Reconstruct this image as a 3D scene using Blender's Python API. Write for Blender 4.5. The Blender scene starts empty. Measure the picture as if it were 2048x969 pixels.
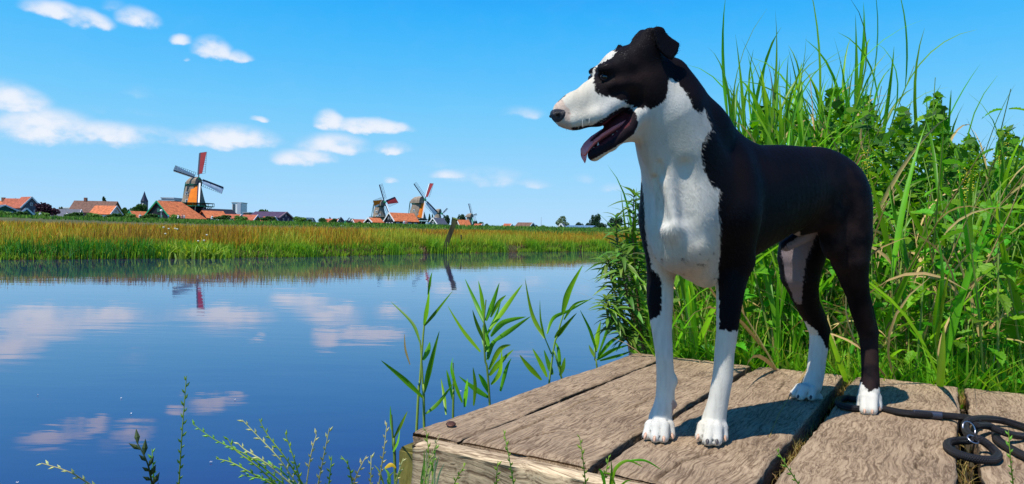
import bpy, bmesh, math, random
import numpy as np
from mathutils import Vector, Matrix, Quaternion
S = bpy.context.scene
C = S.collection
random.seed(7)
RNG = np.random.default_rng(11)
R = math.radians

# ------------------------------------------------------------------ camera
F_PX = 1450.0                      # focal length in pixels of the 2048 px wide photograph
CX, CY = 1024.0, 484.5
CAM = Vector((0.0, 0.0, 1.2))      # water level is z = 0, the jetty deck z = 0.8
pitch = math.atan(17.5 / F_PX)
roll = math.atan(0.019)
FW = Vector((0, math.cos(pitch), -math.sin(pitch)))
R0 = Vector((1, 0, 0)); U0 = R0.cross(FW)
RT = R0 * math.cos(roll) + U0 * math.sin(roll)
UP = U0 * math.cos(roll) - R0 * math.sin(roll)
cam_data = bpy.data.cameras.new("camera")
cam = bpy.data.objects.new("camera", cam_data)
C.objects.link(cam)
cam_data.sensor_width = 36.0
cam_data.lens = 36.0 * F_PX / 2048.0
cam_data.clip_start = 0.02
cam_data.clip_end = 20000
m = Matrix.Identity(4)
for i, v in enumerate((RT, UP, -FW)):
    for j in range(3):
        m[j][i] = v[j]
m.translation = CAM
cam.matrix_world = m
S.camera = cam

# ------------------------------------------------------------------ light
SUN_EL = R(64.5)
SUN_AZ = R(230.0)                  # measured from +Y towards +X
sun_dir = Vector((math.sin(SUN_AZ) * math.cos(SUN_EL), math.cos(SUN_AZ) * math.cos(SUN_EL), math.sin(SUN_EL)))
sd = bpy.data.lights.new("sun", 'SUN')
sd.energy = 5.0
sd.angle = R(0.5)
sd.color = (1.0, 0.95, 0.87)
so = bpy.data.objects.new("sun", sd)
C.objects.link(so)
so.rotation_euler = sun_dir.to_track_quat('Z', 'Y').to_euler()

def W(px, py, y):
    """world point seen at pixel (px,py) of the photograph at world depth y"""
    d = FW + RT * ((px - CX) / F_PX) - UP * ((py - CY) / F_PX)
    return CAM + d * (y / d.y)
def ONZ(px, py, z):
    d = FW + RT * ((px - CX) / F_PX) - UP * ((py - CY) / F_PX)
    return CAM + d * ((z - CAM.z) / d.z)
def PROJ(P):
    """numpy (n,3) -> pixel coordinates"""
    Q = P - np.array(CAM)
    f = Q @ np.array(FW); r = Q @ np.array(RT); u = Q @ np.array(UP)
    f = np.maximum(f, 1e-6)
    return CX + F_PX * r / f, CY - F_PX * u / f
def azel(px, py):
    d = (FW + RT * ((px - CX) / F_PX) - UP * ((py - CY) / F_PX)).normalized()
    return math.atan2(d.x, d.y), math.asin(d.z)

# ------------------------------------------------------------------ sky
world = bpy.data.worlds.new("World")
S.world = world
world.use_nodes = True
wt = world.node_tree
wt.nodes.clear()
def N(t, kind, **kw):
    n = t.nodes.new(kind)
    for k, v in kw.items():
        if k.startswith('i_'):
            n.inputs[int(k[2:])].default_value = v
        else:
            setattr(n, k, v)
    return n
def MATH(t, op, a, b=None, c=None, clamp=False):
    n = t.nodes.new('ShaderNodeMath'); n.operation = op; n.use_clamp = clamp
    for i, v in enumerate((a, b, c)):
        if v is None: continue
        if isinstance(v, (int, float)): n.inputs[i].default_value = v
        else: t.links.new(v, n.inputs[i])
    return n.outputs[0]
sky = N(wt, 'ShaderNodeTexSky', sky_type='NISHITA', sun_disc=False, sun_elevation=SUN_EL, sun_rotation=SUN_AZ,
        air_density=1.0, dust_density=0.0, ozone_density=3.0, altitude=0)
# the phone's vivid rendering of the sky: one tone curve per channel, the same for the whole sky
KS = 0.14 * 0.8
sc_ = N(wt, 'ShaderNodeVectorMath', operation='SCALE'); sc_.inputs['Scale'].default_value = KS
wt.links.new(sky.outputs[0], sc_.inputs[0])
cvn = N(wt, 'ShaderNodeRGBCurve')
CURVES = [[(0, 0), (.18, .006), (.225, .030), (.26, .060), (.311, .105), (.377, .16), (.498, .235), (.691, .305), (.969, .375), (1.25, .42)],
          [(0, 0), (.25, .10), (.32, .25), (.378, .385), (.431, .44), (.504, .49), (.591, .54), (.733, .58), (.909, .615), (1.067, .64), (1.25, .66)],
          [(0, 0), (.40, .30), (.52, .62), (.62, .86), (.72, .885), (.9, .885), (1.25, .90)]]
for ch in range(3):
    cu = cvn.mapping.curves[ch]
    pts = CURVES[ch]
    cu.points[0].location = pts[0]; cu.points[1].location = (pts[-1][0] * .8, pts[-1][1])
    for (a_, b_) in pts[1:-1]: cu.points.new(a_ * .8, b_)
cvn.mapping.update()
wt.links.new(sc_.outputs[0], cvn.inputs['Color'])
hsv = N(wt, 'ShaderNodeVectorMath', operation='SCALE'); hsv.inputs['Scale'].default_value = 10.0
wt.links.new(cvn.outputs[0], hsv.inputs[0])
tc = N(wt, 'ShaderNodeTexCoord')
sx = N(wt, 'ShaderNodeSeparateXYZ')
wt.links.new(tc.outputs['Generated'], sx.inputs[0])
AZ = MATH(wt, 'ARCTAN2', sx.outputs[0], sx.outputs[1])
EL = MATH(wt, 'ARCSINE', sx.outputs[2])
# paint-free cloud cover: soft heaps given by direction, broken up by noise
mp = N(wt, 'ShaderNodeMapping'); mp.inputs['Scale'].default_value = (1, 1, 1.6)
wt.links.new(tc.outputs['Generated'], mp.inputs[0])
nz = N(wt, 'ShaderNodeTexNoise'); nz.inputs['Scale'].default_value = 26; nz.inputs['Detail'].default_value = 6; nz.inputs['Roughness'].default_value = 0.55
wt.links.new(mp.outputs[0], nz.inputs['Vector'])
nz2 = N(wt, 'ShaderNodeTexNoise'); nz2.inputs['Scale'].default_value = 9; nz2.inputs['Detail'].default_value = 3
wt.links.new(mp.outputs[0], nz2.inputs['Vector'])
NB = MATH(wt, 'SUBTRACT', nz.outputs[0], 0.5)
NC = MATH(wt, 'SUBTRACT', nz2.outputs[0], 0.5)
AZN = MATH(wt, 'ADD', AZ, MATH(wt, 'MULTIPLY', NC, 0.05))
ELN = MATH(wt, 'ADD', EL, MATH(wt, 'MULTIPLY', NB, 0.018))
clouds = [ # px, py of the flat base centre, half width px, height px, density
    (100, 24, 52, 26, .80), (165, 44, 46, 28, .85), (270, 44, 40, 30, .85), (230, 15, 26, 18, .35), (360, 84, 26, 18, .9),
    (430, 105, 44, 32, .9), (482, 117, 36, 16, .7), (375, 118, 8, 6, .35),
    (25, 208, 70, 42, .85), (95, 268, 100, 52, .95), (215, 275, 95, 34, .85), (300, 272, 70, 22, .6), (170, 285, 120, 20, .5),
    (470, 282, 92, 36, .85), (390, 285, 70, 24, .65), (524, 240, 16, 10, .7), (430, 292, 60, 18, .5),
    (655, 248, 38, 32, 1.), (735, 258, 98, 26, 1.), (800, 260, 30, 20, .8), (665, 296, 78, 36, .8), (790, 300, 46, 18, .65),
    (608, 322, 66, 28, .85), (572, 318, 22, 22, .5), (275, 185, 30, 22, .22), (788, 364, 18, 12, .6),
    (900, 352, 44, 18, .6), (980, 362, 110, 36, .42), (1050, 228, 60, 20, .42), (1170, 360, 30, 18, .3), (1230, 380, 34, 16, .45),
    (620, 395, 90, 12, .18), (1060, 370, 60, 16, .4), (880, 330, 50, 14, .22), (240, 225, 90, 16, .2)]
acc = None
def cloud(a0, e0, w, h, dens):
    global acc
    dx = MATH(wt, 'MULTIPLY', MATH(wt, 'SUBTRACT', AZN, a0), 1.0 / w)
    dy = MATH(wt, 'SUBTRACT', ELN, e0)
    dyy = MATH(wt, 'MAXIMUM', MATH(wt, 'MULTIPLY', dy, 1.0 / h), MATH(wt, 'MULTIPLY', dy, -1.0 / (0.42 * h)))
    d2 = MATH(wt, 'MULTIPLY_ADD', dx, dx, MATH(wt, 'MULTIPLY', dyy, dyy))
    v = MATH(wt, 'MULTIPLY', MATH(wt, 'SUBTRACT', 1.0, d2), dens, clamp=True)
    acc = v if acc is None else MATH(wt, 'SMOOTH_MAX', acc, v, 0.12)
for (px, py, hw, hh, dn) in clouds:
    a, e = azel(px, py)
    cloud(a, e, hw * 1.12 / F_PX, hh * 1.1 / F_PX, dn)
rr = random.Random(5)
for k in range(14):                                   # the same fair weather cloud over the rest of the sky
    a = rr.uniform(0.75, 5.6); e = rr.uniform(.06, .5)
    if a > math.pi: a -= 2 * math.pi
    cloud(a, e, rr.uniform(.05, .16), rr.uniform(.02, .05), rr.uniform(.5, .9))
cv = MATH(wt, 'MULTIPLY', acc, MATH(wt, 'MULTIPLY_ADD', NB, 2.6, 1.0))
ramp = N(wt, 'ShaderNodeMapRange'); ramp.interpolation_type = 'SMOOTHERSTEP'
ramp.inputs['From Min'].default_value = 0.0; ramp.inputs['From Max'].default_value = 1.0
ramp.inputs['To Max'].default_value = 0.90
wt.links.new(cv, ramp.inputs['Value'])
ccol = N(wt, 'ShaderNodeMix', data_type='RGBA')
ccol.inputs[6].default_value = (6.0, 6.9, 8.6, 1); ccol.inputs[7].default_value = (8.2, 8.4, 9.0, 1)
wt.links.new(cv, ccol.inputs[0])
mixs = N(wt, 'ShaderNodeMix', data_type='RGBA')
wt.links.new(ramp.outputs[0], mixs.inputs[0]); wt.links.new(hsv.outputs[0], mixs.inputs[6]); wt.links.new(ccol.outputs[2], mixs.inputs[7])
bg = N(wt, 'ShaderNodeBackground'); bg.inputs['Strength'].default_value = 0.1
wt.links.new(mixs.outputs[2], bg.inputs['Color'])
wo = N(wt, 'ShaderNodeOutputWorld'); wt.links.new(bg.outputs[0], wo.inputs[0])

S.view_settings.view_transform = 'Standard'
S.view_settings.look = 'None'
S.view_settings.exposure = 0.15
S.view_settings.gamma = 1.0
S.view_settings.use_curve_mapping = False
S.cycles.max_bounces = 8
S.cycles.transparent_max_bounces = 8

# ------------------------------------------------------------------ object helpers
def tag(o, label=None, cat=None, group=None, kind=None):
    if label: o['label'] = label
    if cat: o['category'] = cat
    if group: o['group'] = group
    if kind: o['kind'] = kind
    return o
def thing(name, loc, label, cat, group=None, rz=0):
    o = bpy.data.objects.new(name, None); C.objects.link(o)
    o.location = loc; o.rotation_euler = (0, 0, rz)
    o.empty_display_size = 0.1
    return tag(o, label, cat, group)
def mesh_obj(name, me, parent=None, mat=None, keep=True):
    """link a mesh; its vertices are world coordinates when keep, local to the parent otherwise"""
    o = bpy.data.objects.new(name, me); C.objects.link(o)
    if mat and len(me.materials) == 0: me.materials.append(mat)
    if parent:
        o.parent = parent
        if keep:
            o.matrix_parent_inverse = (Matrix.Translation(parent.location) @ parent.rotation_euler.to_matrix().to_4x4()).inverted()
    return o
def mk(name, V, Fc, mat=None, smooth=False, cols=None):
    me = bpy.data.meshes.new(name)
    me.from_pydata([tuple(v) for v in V], [], [tuple(f) for f in Fc])
    if smooth:
        me.polygons.foreach_set('use_smooth', [True] * len(me.polygons))
    if cols is not None:
        ca = me.color_attributes.new('tint', 'FLOAT_COLOR', 'POINT')
        a = np.ones((len(V), 4), dtype=np.float32); a[:, :3] = np.asarray(cols)
        ca.data.foreach_set('color', a.ravel())
    if mat: me.materials.append(mat)
    me.update()
    return me
def mk_np(name, V, Q, mat=None, smooth=False, cols=None, attr='tint'):
    """fast mesh from arrays; all faces with the same number of corners"""
    V = np.asarray(V, dtype=np.float32); Q = np.asarray(Q, dtype=np.int32)
    me = bpy.data.meshes.new(name)
    n, k = Q.shape
    me.vertices.add(len(V)); me.vertices.foreach_set('co', V.ravel())
    me.loops.add(n * k); me.loops.foreach_set('vertex_index', Q.ravel())
    me.polygons.add(n)
    me.polygons.foreach_set('loop_start', np.arange(0, n * k, k, dtype=np.int32))
    me.polygons.foreach_set('loop_total', np.full(n, k, dtype=np.int32))
    if smooth: me.polygons.foreach_set('use_smooth', np.ones(n, dtype=bool))
    if cols is not None:
        ca = me.color_attributes.new(attr, 'FLOAT_COLOR', 'POINT')
        a = np.ones((len(V), 4), dtype=np.float32); a[:, :3] = cols
        ca.data.foreach_set('color', a.ravel())
    if mat: me.materials.append(mat)
    me.update(calc_edges=True)
    return me

class MB:
    """collects simple solids into one mesh"""
    def __init__(s): s.V = []; s.F = []
    def add(s, V, Fc):
        b = len(s.V); s.V += [Vector(v) for v in V]; s.F += [tuple(i + b for i in f) for f in Fc]; return s
    def box(s, c, e, ax=None):
        c = Vector(c); ax = ax or (Vector((1, 0, 0)), Vector((0, 1, 0)), Vector((0, 0, 1)))
        V = [c + ax[0] * (e[0] * i) + ax[1] * (e[1] * j) + ax[2] * (e[2] * k) for i in (-.5, .5) for j in (-.5, .5) for k in (-.5, .5)]
        return s.add(V, [(0, 1, 3, 2), (4, 6, 7, 5), (0, 4, 5, 1), (2, 3, 7, 6), (0, 2, 6, 4), (1, 5, 7, 3)])
    def bar(s, a, b, w, h=None):
        a = Vector(a); b = Vector(b); d = (b - a); L = d.length
        if L < 1e-6: return s
        d = d / L; up = Vector((0, 0, 1)) if abs(d.z) < .95 else Vector((0, 1, 0))
        x = d.cross(up).normalized(); z = x.cross(d)
        return s.box((a + b) / 2, (w, L, h or w), (x, d, z))
    def tube(s, P, r, n=8, cap=True):
        P = [Vector(p) for p in P]; m_ = len(P)
        rad = r if hasattr(r, '__len__') else [r] * m_
        b = len(s.V); prev = None
        for i, p in enumerate(P):
            t = (P[min(i + 1, m_ - 1)] - P[max(i - 1, 0)]).normalized()
            if prev is None:
                u = t.cross(Vector((0, 0, 1)))
                if u.length < .1: u = t.cross(Vector((0, 1, 0)))
                u.normalize()
            else:
                u = (prev - t * prev.dot(t)).normalized()
            prev = u; v = t.cross(u)
            for k in range(n):
                a = 2 * math.pi * k / n
                s.V.append(p + (u * math.cos(a) + v * math.sin(a)) * rad[i])
        for i in range(m_ - 1):
            for k in range(n):
                k2 = (k + 1) % n
                s.F.append((b + i * n + k, b + i * n + k2, b + (i + 1) * n + k2, b + (i + 1) * n + k))
        if cap:
            s.F.append(tuple(b + k for k in reversed(range(n)))); s.F.append(tuple(b + (m_ - 1) * n + k for k in range(n)))
        return s
    def lathe(s, c, prof, n=16, rot=0):
        """prof: list of (radius, z)"""
        c = Vector(c); b = len(s.V)
        for (r_, z) in prof:
            for k in range(n):
                a = 2 * math.pi * k / n + rot
                s.V.append(c + Vector((r_ * math.cos(a), r_ * math.sin(a), z)))
        for i in range(len(prof) - 1):
            for k in range(n):
                k2 = (k + 1) % n
                s.F.append((b + i * n + k, b + i * n + k2, b + (i + 1) * n + k2, b + (i + 1) * n + k))
        s.F.append(tuple(b + k for k in reversed(range(n)))); s.F.append(tuple(b + (len(prof) - 1) * n + k for k in range(n)))
        return s
    def me(s, name, mat=None, smooth=False): return mk(name, s.V, s.F, mat, smooth)
    def obj(s, name, mat, parent=None, smooth=False): return mesh_obj(name, s.me(name, mat, smooth), parent)

# ------------------------------------------------------------------ numpy value noise
_perm = RNG.permutation(256).astype(np.int32)
_perm = np.concatenate([_perm, _perm, _perm])
_val = RNG.random(256).astype(np.float32)
def vnoise(P):
    P = np.asarray(P, dtype=np.float64)
    I = np.floor(P).astype(np.int64); f = P - I; f = f * f * (3 - 2 * f); I = I & 255
    def h(a, b, c): return _val[_perm[(_perm[(_perm[a & 255] + b) & 255] + c) & 255]]
    x, y, z = I[..., 0], I[..., 1], I[..., 2]; fx, fy, fz = f[..., 0], f[..., 1], f[..., 2]
    def L(a, b, t): return a + (b - a) * t
    return L(L(L(h(x, y, z), h(x + 1, y, z), fx), L(h(x, y + 1, z), h(x + 1, y + 1, z), fx), fy),
             L(L(h(x, y, z + 1), h(x + 1, y, z + 1), fx), L(h(x, y + 1, z + 1), h(x + 1, y + 1, z + 1), fx), fy), fz) - 0.5
def fbm(P, o=4):
    P = np.asarray(P, dtype=np.float64); r = 0; a = 1.0
    for i in range(o):
        r = r + a * vnoise(P * 2 ** i + 17.3 * i); a *= .5
    return r

# ------------------------------------------------------------------ materials
MATS = {}
def mat(name, col, rough=.7, spec=.3, var=0.0, scale=20, bump=0.0, bscale=60, metal=0, attr=None, hue=None, trans=0.0, coords='Object', stretch=None, sheen=0, col2=None):
    if name in MATS: return MATS[name]
    M = bpy.data.materials.new(name); M.use_nodes = True; t = M.node_tree
    p = t.nodes['Principled BSDF']
    p.inputs['Roughness'].default_value = rough; p.inputs['Specular IOR Level'].default_value = spec
    p.inputs['Metallic'].default_value = metal
    if sheen: p.inputs['Sheen Weight'].default_value = sheen
    c4 = (*col, 1)
    src = None
    tcn = N(t, 'ShaderNodeTexCoord'); vec = tcn.outputs[coords]
    if stretch:
        mpn = N(t, 'ShaderNodeMapping'); mpn.inputs['Scale'].default_value = stretch
        t.links.new(vec, mpn.inputs[0]); vec = mpn.outputs[0]
    if attr:
        an = N(t, 'ShaderNodeAttribute', attribute_name=attr); src = an.outputs['Color']
    if var > 0:
        n_ = N(t, 'ShaderNodeTexNoise'); n_.inputs['Scale'].default_value = scale; n_.inputs['Detail'].default_value = 5
        t.links.new(vec, n_.inputs['Vector'])
        mx = N(t, 'ShaderNodeMix', data_type='RGBA')
        mr = N(t, 'ShaderNodeMapRange'); mr.inputs['From Min'].default_value = .3; mr.inputs['From Max'].default_value = .7
        t.links.new(n_.outputs[0], mr.inputs['Value']); t.links.new(mr.outputs[0], mx.inputs[0])
        if src is None:
            mx.inputs[6].default_value = tuple(c * (1 - var) for c in col) + (1,)
            mx.inputs[7].default_value = (*(col2 or tuple(min(1, c * (1 + var)) for c in col)), 1)
        else:
            hd = N(t, 'ShaderNodeHueSaturation'); hd.inputs['Value'].default_value = 1 - var
            hu = N(t, 'ShaderNodeHueSaturation'); hu.inputs['Value'].default_value = 1 + var
            t.links.new(src, hd.inputs['Color']); t.links.new(src, hu.inputs['Color'])
            t.links.new(hd.outputs[0], mx.inputs[6]); t.links.new(hu.outputs[0], mx.inputs[7])
        src = mx.outputs[2]
    if src is None: p.inputs['Base Color'].default_value = c4
    else: t.links.new(src, p.inputs['Base Color'])
    if bump > 0:
        nb = N(t, 'ShaderNodeTexNoise'); nb.inputs['Scale'].default_value = bscale; nb.inputs['Detail'].default_value = 4
        t.links.new(vec, nb.inputs['Vector'])
        b_ = N(t, 'ShaderNodeBump'); b_.inputs['Strength'].default_value = bump; b_.inputs['Distance'].default_value = .01
        t.links.new(nb.outputs[0], b_.inputs['Height']); t.links.new(b_.outputs[0], p.inputs['Normal'])
    if trans > 0:                                     # thin leaf: part of the light passes through
        tr = N(t, 'ShaderNodeBsdfTranslucent')
        if src is None: tr.inputs['Color'].default_value = c4
        else:
            hs = N(t, 'ShaderNodeHueSaturation'); hs.inputs['Value'].default_value = 1.5; hs.inputs['Saturation'].default_value = 1.1
            t.links.new(src, hs.inputs['Color']); t.links.new(hs.outputs[0], tr.inputs['Color'])
        ms = N(t, 'ShaderNodeMixShader'); ms.inputs[0].default_value = trans
        t.links.new(p.outputs[0], ms.inputs[1]); t.links.new(tr.outputs[0], ms.inputs[2])
        t.links.new(ms.outputs[0], t.nodes['Material Output'].inputs['Surface'])
    MATS[name] = M
    return M
def add_random_tint(M, amt=.35, hue=.03):
    """each object with this material gets its own shade"""
    t = M.node_tree; p = t.nodes['Principled BSDF']
    oi = N(t, 'ShaderNodeObjectInfo')
    hs = N(t, 'ShaderNodeHueSaturation')
    v = MATH(t, 'MULTIPLY_ADD', oi.outputs['Random'], 2 * amt, 1 - amt)
    h_ = MATH(t, 'MULTIPLY_ADD', MATH(t, 'FRACT', MATH(t, 'MULTIPLY', oi.outputs['Random'], 7.31)), 2 * hue, .5 - hue)
    t.links.new(v, hs.inputs['Value']); t.links.new(h_, hs.inputs['Hue'])
    inp = p.inputs['Base Color']
    if inp.is_linked:
        s_ = inp.links[0].from_socket; t.links.new(s_, hs.inputs['Color'])
    else: hs.inputs['Color'].default_value = inp.default_value[:]
    t.links.new(hs.outputs[0], inp)
    for n in t.nodes:
        if n.type == 'BSDF_TRANSLUCENT':
            h2 = N(t, 'ShaderNodeHueSaturation'); h2.inputs['Value'].default_value = 1.5
            t.links.new(hs.outputs[0], h2.inputs['Color']); t.links.new(h2.outputs[0], n.inputs['Color'])
    return M
# ================================================================== SETTING: water, banks, meadow
water_m = bpy.data.materials.new('river_water'); water_m.use_nodes = True
t = water_m.node_tree; p = t.nodes['Principled BSDF']
p.inputs['Base Color'].default_value = (0.020, 0.016, 0.092, 1)
p.inputs['Roughness'].default_value = 0.015
p.inputs['IOR'].default_value = 1.62
p.inputs['Specular IOR Level'].default_value = 0.5
tcn = N(t, 'ShaderNodeTexCoord')
mpn = N(t, 'ShaderNodeMapping'); mpn.inputs['Scale'].default_value = (0.55, 1.5, 1)
t.links.new(tcn.outputs['Object'], mpn.inputs[0])
na = N(t, 'ShaderNodeTexNoise'); na.inputs['Scale'].default_value = 2.2; na.inputs['Detail'].default_value = 3
nb = N(t, 'ShaderNodeTexNoise'); nb.inputs['Scale'].default_value = 0.35; nb.inputs['Detail'].default_value = 2
t.links.new(mpn.outputs[0], na.inputs['Vector']); t.links.new(mpn.outputs[0], nb.inputs['Vector'])
hsum = MATH(t, 'MULTIPLY_ADD', nb.outputs[0], 3.0, na.outputs[0])
bp = N(t, 'ShaderNodeBump'); bp.inputs['Strength'].default_value = 0.07; bp.inputs['Distance'].default_value = 0.02
t.links.new(hsum, bp.inputs['Height']); t.links.new(bp.outputs[0], p.inputs['Normal'])
me = mk('water', [(-900, -300, 0), (900, -300, 0), (900, 900, 0), (-900, 900, 0)], [(0, 1, 2, 3)], water_m)
tag(mesh_obj('water', me), kind='structure')

soil = mat('bank_soil', (.045, .035, .02), rough=.95, var=.5, scale=3, bump=.5, bscale=20)
# near bank: heightfield; land lies behind the camera, to the right and under the thicket
def near_h(x, y):
    # signed distance-like value: >0 on land
    a = 1.55 - y + 0.0 * x                 # shore in front of the camera, left side
    shore_x = 0.33 + 0.17 * (y - 2.2) + .04 * math.sin(y * 3)
    b = x - shore_x
    d = max(a, b)
    h = .52 if a > b else .70
    if a > 0 and b > 0: h = .60 + .10 * min(1, b)
    k = min(1, max(0, (d + .12) / .3)); k = k * k * (3 - 2 * k)
    return -.6 + (h + .6) * k
V = []; Fc = []
xs = [-30, -14, -8] + [-4 + .2 * i for i in range(80)] + [14, 20, 40]
ys = [-30, -12, -6] + [-3 + .2 * i for i in range(70)] + [13, 18, 25, 34]
for yy in ys:
    for xx in xs:
        V.append((xx, yy, near_h(xx, yy) + random.uniform(-.02, .02)))
nx = len(xs)
for j in range(len(ys) - 1):
    for i in range(nx - 1):
        a = j * nx + i; Fc.append((a, a + 1, a + nx + 1, a + nx))
tag(mesh_obj('river_bank', mk('river_bank', V, Fc, soil, True)), kind='structure')

# far meadow on the other side of the river
BANK = [(-900, -120), (-200, -28), (-60, 6), (-30, 16.5), (-17, 24.0), (-9.1, 31.5), (-3.7, 41.5), (1.0, 47.5), (6.4, 53.0), (16, 62), (40, 84), (120, 150), (900, 500)]
def bank_y(x):
    for (x0, y0), (x1, y1) in zip(BANK, BANK[1:]):
        if x <= x1: return y0 + (y1 - y0) * (x - x0) / (x1 - x0)
    return BANK[-1][1]
def far_z(x, y):
    d = y - bank_y(x)
    if d < 0: return -.4
    r_ = math.hypot(x, y); k = min(1, max(0, (r_ - 150) / 42)); k = k * k * (3 - 2 * k)
    return .22 + min(.22, d * .12) + max(0, min(150, r_) - 28) * .0058 + 1.45 * k
meadow_m = mat('meadow_soil', (.07, .075, .02), rough=.95, var=.45, scale=.4, bump=.4, bscale=3)
xs = sorted(set([-5000, -2500, -1200, -600, -300, -200, -150, -120, -100, -80, -60, -45] + [-38 + 1.5 * i for i in range(50)] + [45, 60, 80, 120, 200, 300, 600, 1200, 2500, 5000]))
ds = [-.6, 0, .3, .8, 1.5, 3, 5, 8, 12, 18, 26, 36, 50, 70, 95, 120, 160, 210, 260, 400, 800, 2000, 7000]
V = []; Fc = []
for d in ds:
    for xx in xs:
        yb = bank_y(max(-900, min(900, xx))); yy = yb + d
        z = -.5 if d < 0 else far_z(xx, yy) + (random.uniform(-.04, .04) if d < 40 else 0)
        if d == 0: z = .05
        V.append((xx, yy, z))
nx = len(xs)
for j in range(len(ds) - 1):
    for i in range(nx - 1):
        a = j * nx + i; Fc.append((a, a + 1, a + nx + 1, a + nx))
tag(mesh_obj('meadow', mk('meadow', V, Fc, meadow_m, True)), kind='structure')

# ---- blades as arrays (stuff): every blade a tapering bent ribbon of three segments
def blades(P, H, Wd, lean, cols, seg=3, face=None, rng=RNG, tipcol=None, tp=2.0):
    n = len(P); P = np.asarray(P, float); H = np.asarray(H, float)[:, None]; Wd = np.asarray(Wd, float)[:, None]
    az = rng.uniform(0, 2 * np.pi, n); d = np.stack([np.cos(az), np.sin(az), np.zeros(n)], 1)
    fa = rng.uniform(-.9, .9, n) if face is None else face
    s = np.stack([np.cos(fa), np.sin(fa), np.zeros(n)], 1)
    ln = (np.abs(rng.normal(0, 1, n)) * lean)[:, None]
    V = np.zeros((n, (seg + 1) * 2, 3)); Cc = np.zeros((n, (seg + 1) * 2, 3))
    cols = np.asarray(cols)
    for i in range(seg + 1):
        t_ = i / seg
        c = P + np.array([0, 0, 1]) * H * (t_ - .25 * ln * t_ * t_) + d * H * ln * t_ * t_
        w = Wd * (1 - t_ ** 1.6 * .93) * .5
        V[:, 2 * i] = c - s * w; V[:, 2 * i + 1] = c + s * w
        cc = cols if tipcol is None else cols * (1 - t_ ** tp) + np.asarray(tipcol) * t_ ** tp
        Cc[:, 2 * i] = cc; Cc[:, 2 * i + 1] = cc
    k = (seg + 1) * 2; base = (np.arange(n) * k)[:, None]
    Q = np.concatenate([np.stack([base[:, 0] + 2 * i, base[:, 0] + 2 * i + 1, base[:, 0] + 2 * i + 3, base[:, 0] + 2 * i + 2], 1) for i in range(seg)])
    return V.reshape(-1, 3), Q, Cc.reshape(-1, 3)
def merge(parts):
    Vs = []; Qs = []; Cs = []; b = 0
    for V_, Q_, C_ in parts:
        Vs.append(V_); Qs.append(Q_ + b); Cs.append(C_); b += len(V_)
    return np.concatenate(Vs), np.concatenate(Qs), np.concatenate(Cs)
grass_m = mat('grass_blades', (.1, .2, .03), rough=.6, spec=.25, attr='tint', trans=.35)
def pick(n, pal, jit=.25):
    pal = np.array(pal); c = pal[RNG.integers(0, len(pal), n)]
    return np.clip(c * (1 + RNG.uniform(-jit, jit, (n, 1))) * (1 + RNG.uniform(-.08, .08, (n, 3))), 0, 1)
GREEN = [(.12, .30, .012), (.20, .40, .02), (.07, .20, .012), (.28, .44, .02)]
OCHRE = [(.62, .27, .02), (.52, .20, .02), (.70, .42, .03), (.40, .13, .02), (.62, .46, .04)]
def bank_pts(n, dmin, dmax, xmin=-30, xmax=22, power=1.0):
    x = RNG.uniform(xmin, xmax, n); d = dmin + (dmax - dmin) * RNG.uniform(0, 1, n) ** power
    y = np.array([bank_y(a) for a in x]) + d
    z = np.array([far_z(a, b) for a, b in zip(x, y)])
    z = np.where(d < .12, np.clip(.1 + d, -.05, .22), z)
    return np.stack([x, y, z], 1), d
clump = lambda P, s=.35: fbm(np.stack([P[:, 0] * s, P[:, 1] * s, np.zeros(len(P))], 1), 3)
def pickc(P, a, b, c_):
    k = clump(P, .22) + .25 * RNG.normal(0, 1, len(P)) * .5; A_, B_, C__ = pick(len(P), a), pick(len(P), b), pick(len(P), c_)
    return np.where((k > .12)[:, None], B_, np.where((k < -.16)[:, None], C__, A_))
parts = []
# green sedge fringe at the water line, in clumps of uneven height
P, d = bank_pts(30000, -.45, 3.2, power=1.35)
c = clump(P, .45); keep = c > -.28; P = P[keep]; c = c[keep]; d = d[keep]
H = (.26 + .40 * np.clip(c + .3, 0, 1)) * RNG.uniform(.55, 1.15, len(P)) * (1 - .12 * np.clip(d, 0, 3))
parts.append(blades(P, H, RNG.uniform(.025, .05, len(P)), .35, pick(len(P), GREEN), tipcol=pick(len(P), [(.26, .42, .02), (.34, .44, .03)])))
# fallen brown stems and roots at the foot of the bank
P, d = bank_pts(6000, -.5, .4)
parts.append(blades(P - [0, 0, .08], RNG.uniform(.12, .4, len(P)), RNG.uniform(.02, .05, len(P)), 1.3, pick(len(P), [(.16, .08, .03), (.10, .05, .02), (.25, .16, .07)])))
# ochre flowering grass
P, d = bank_pts(44000, .5, 14, power=1.6)
H = RNG.uniform(.40, .80, len(P)) * (1 + .75 * clump(P, .3)) * np.clip(.62 + .22 * d, 0, 1)
parts.append(blades(P, H, RNG.uniform(.02, .045, len(P)), .25, pick(len(P), [(.22, .28, .02), (.42, .30, .03), (.30, .32, .02)]), tipcol=pickc(P, OCHRE, [(.34, .13, .025), (.42, .18, .03), (.25, .11, .03)], [(.50, .50, .05), (.40, .44, .04)]), tp=.7))
P, d = bank_pts(26000, 12, 80, xmin=-75, xmax=45, power=1.3)
H = RNG.uniform(.5, .9, len(P))
parts.append(blades(P, H, RNG.uniform(.05, .12, len(P)), .25, pick(len(P), [(.30, .30, .02), (.45, .30, .03)]), tipcol=pick(len(P), OCHRE), tp=.7))
V, Q, Cc = merge(parts)
tag(mesh_obj('bank_grass', mk_np('bank_grass', V, Q, grass_m, cols=Cc)), 'ochre and green tall grass along the far river bank', 'grass', kind='stuff')
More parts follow.
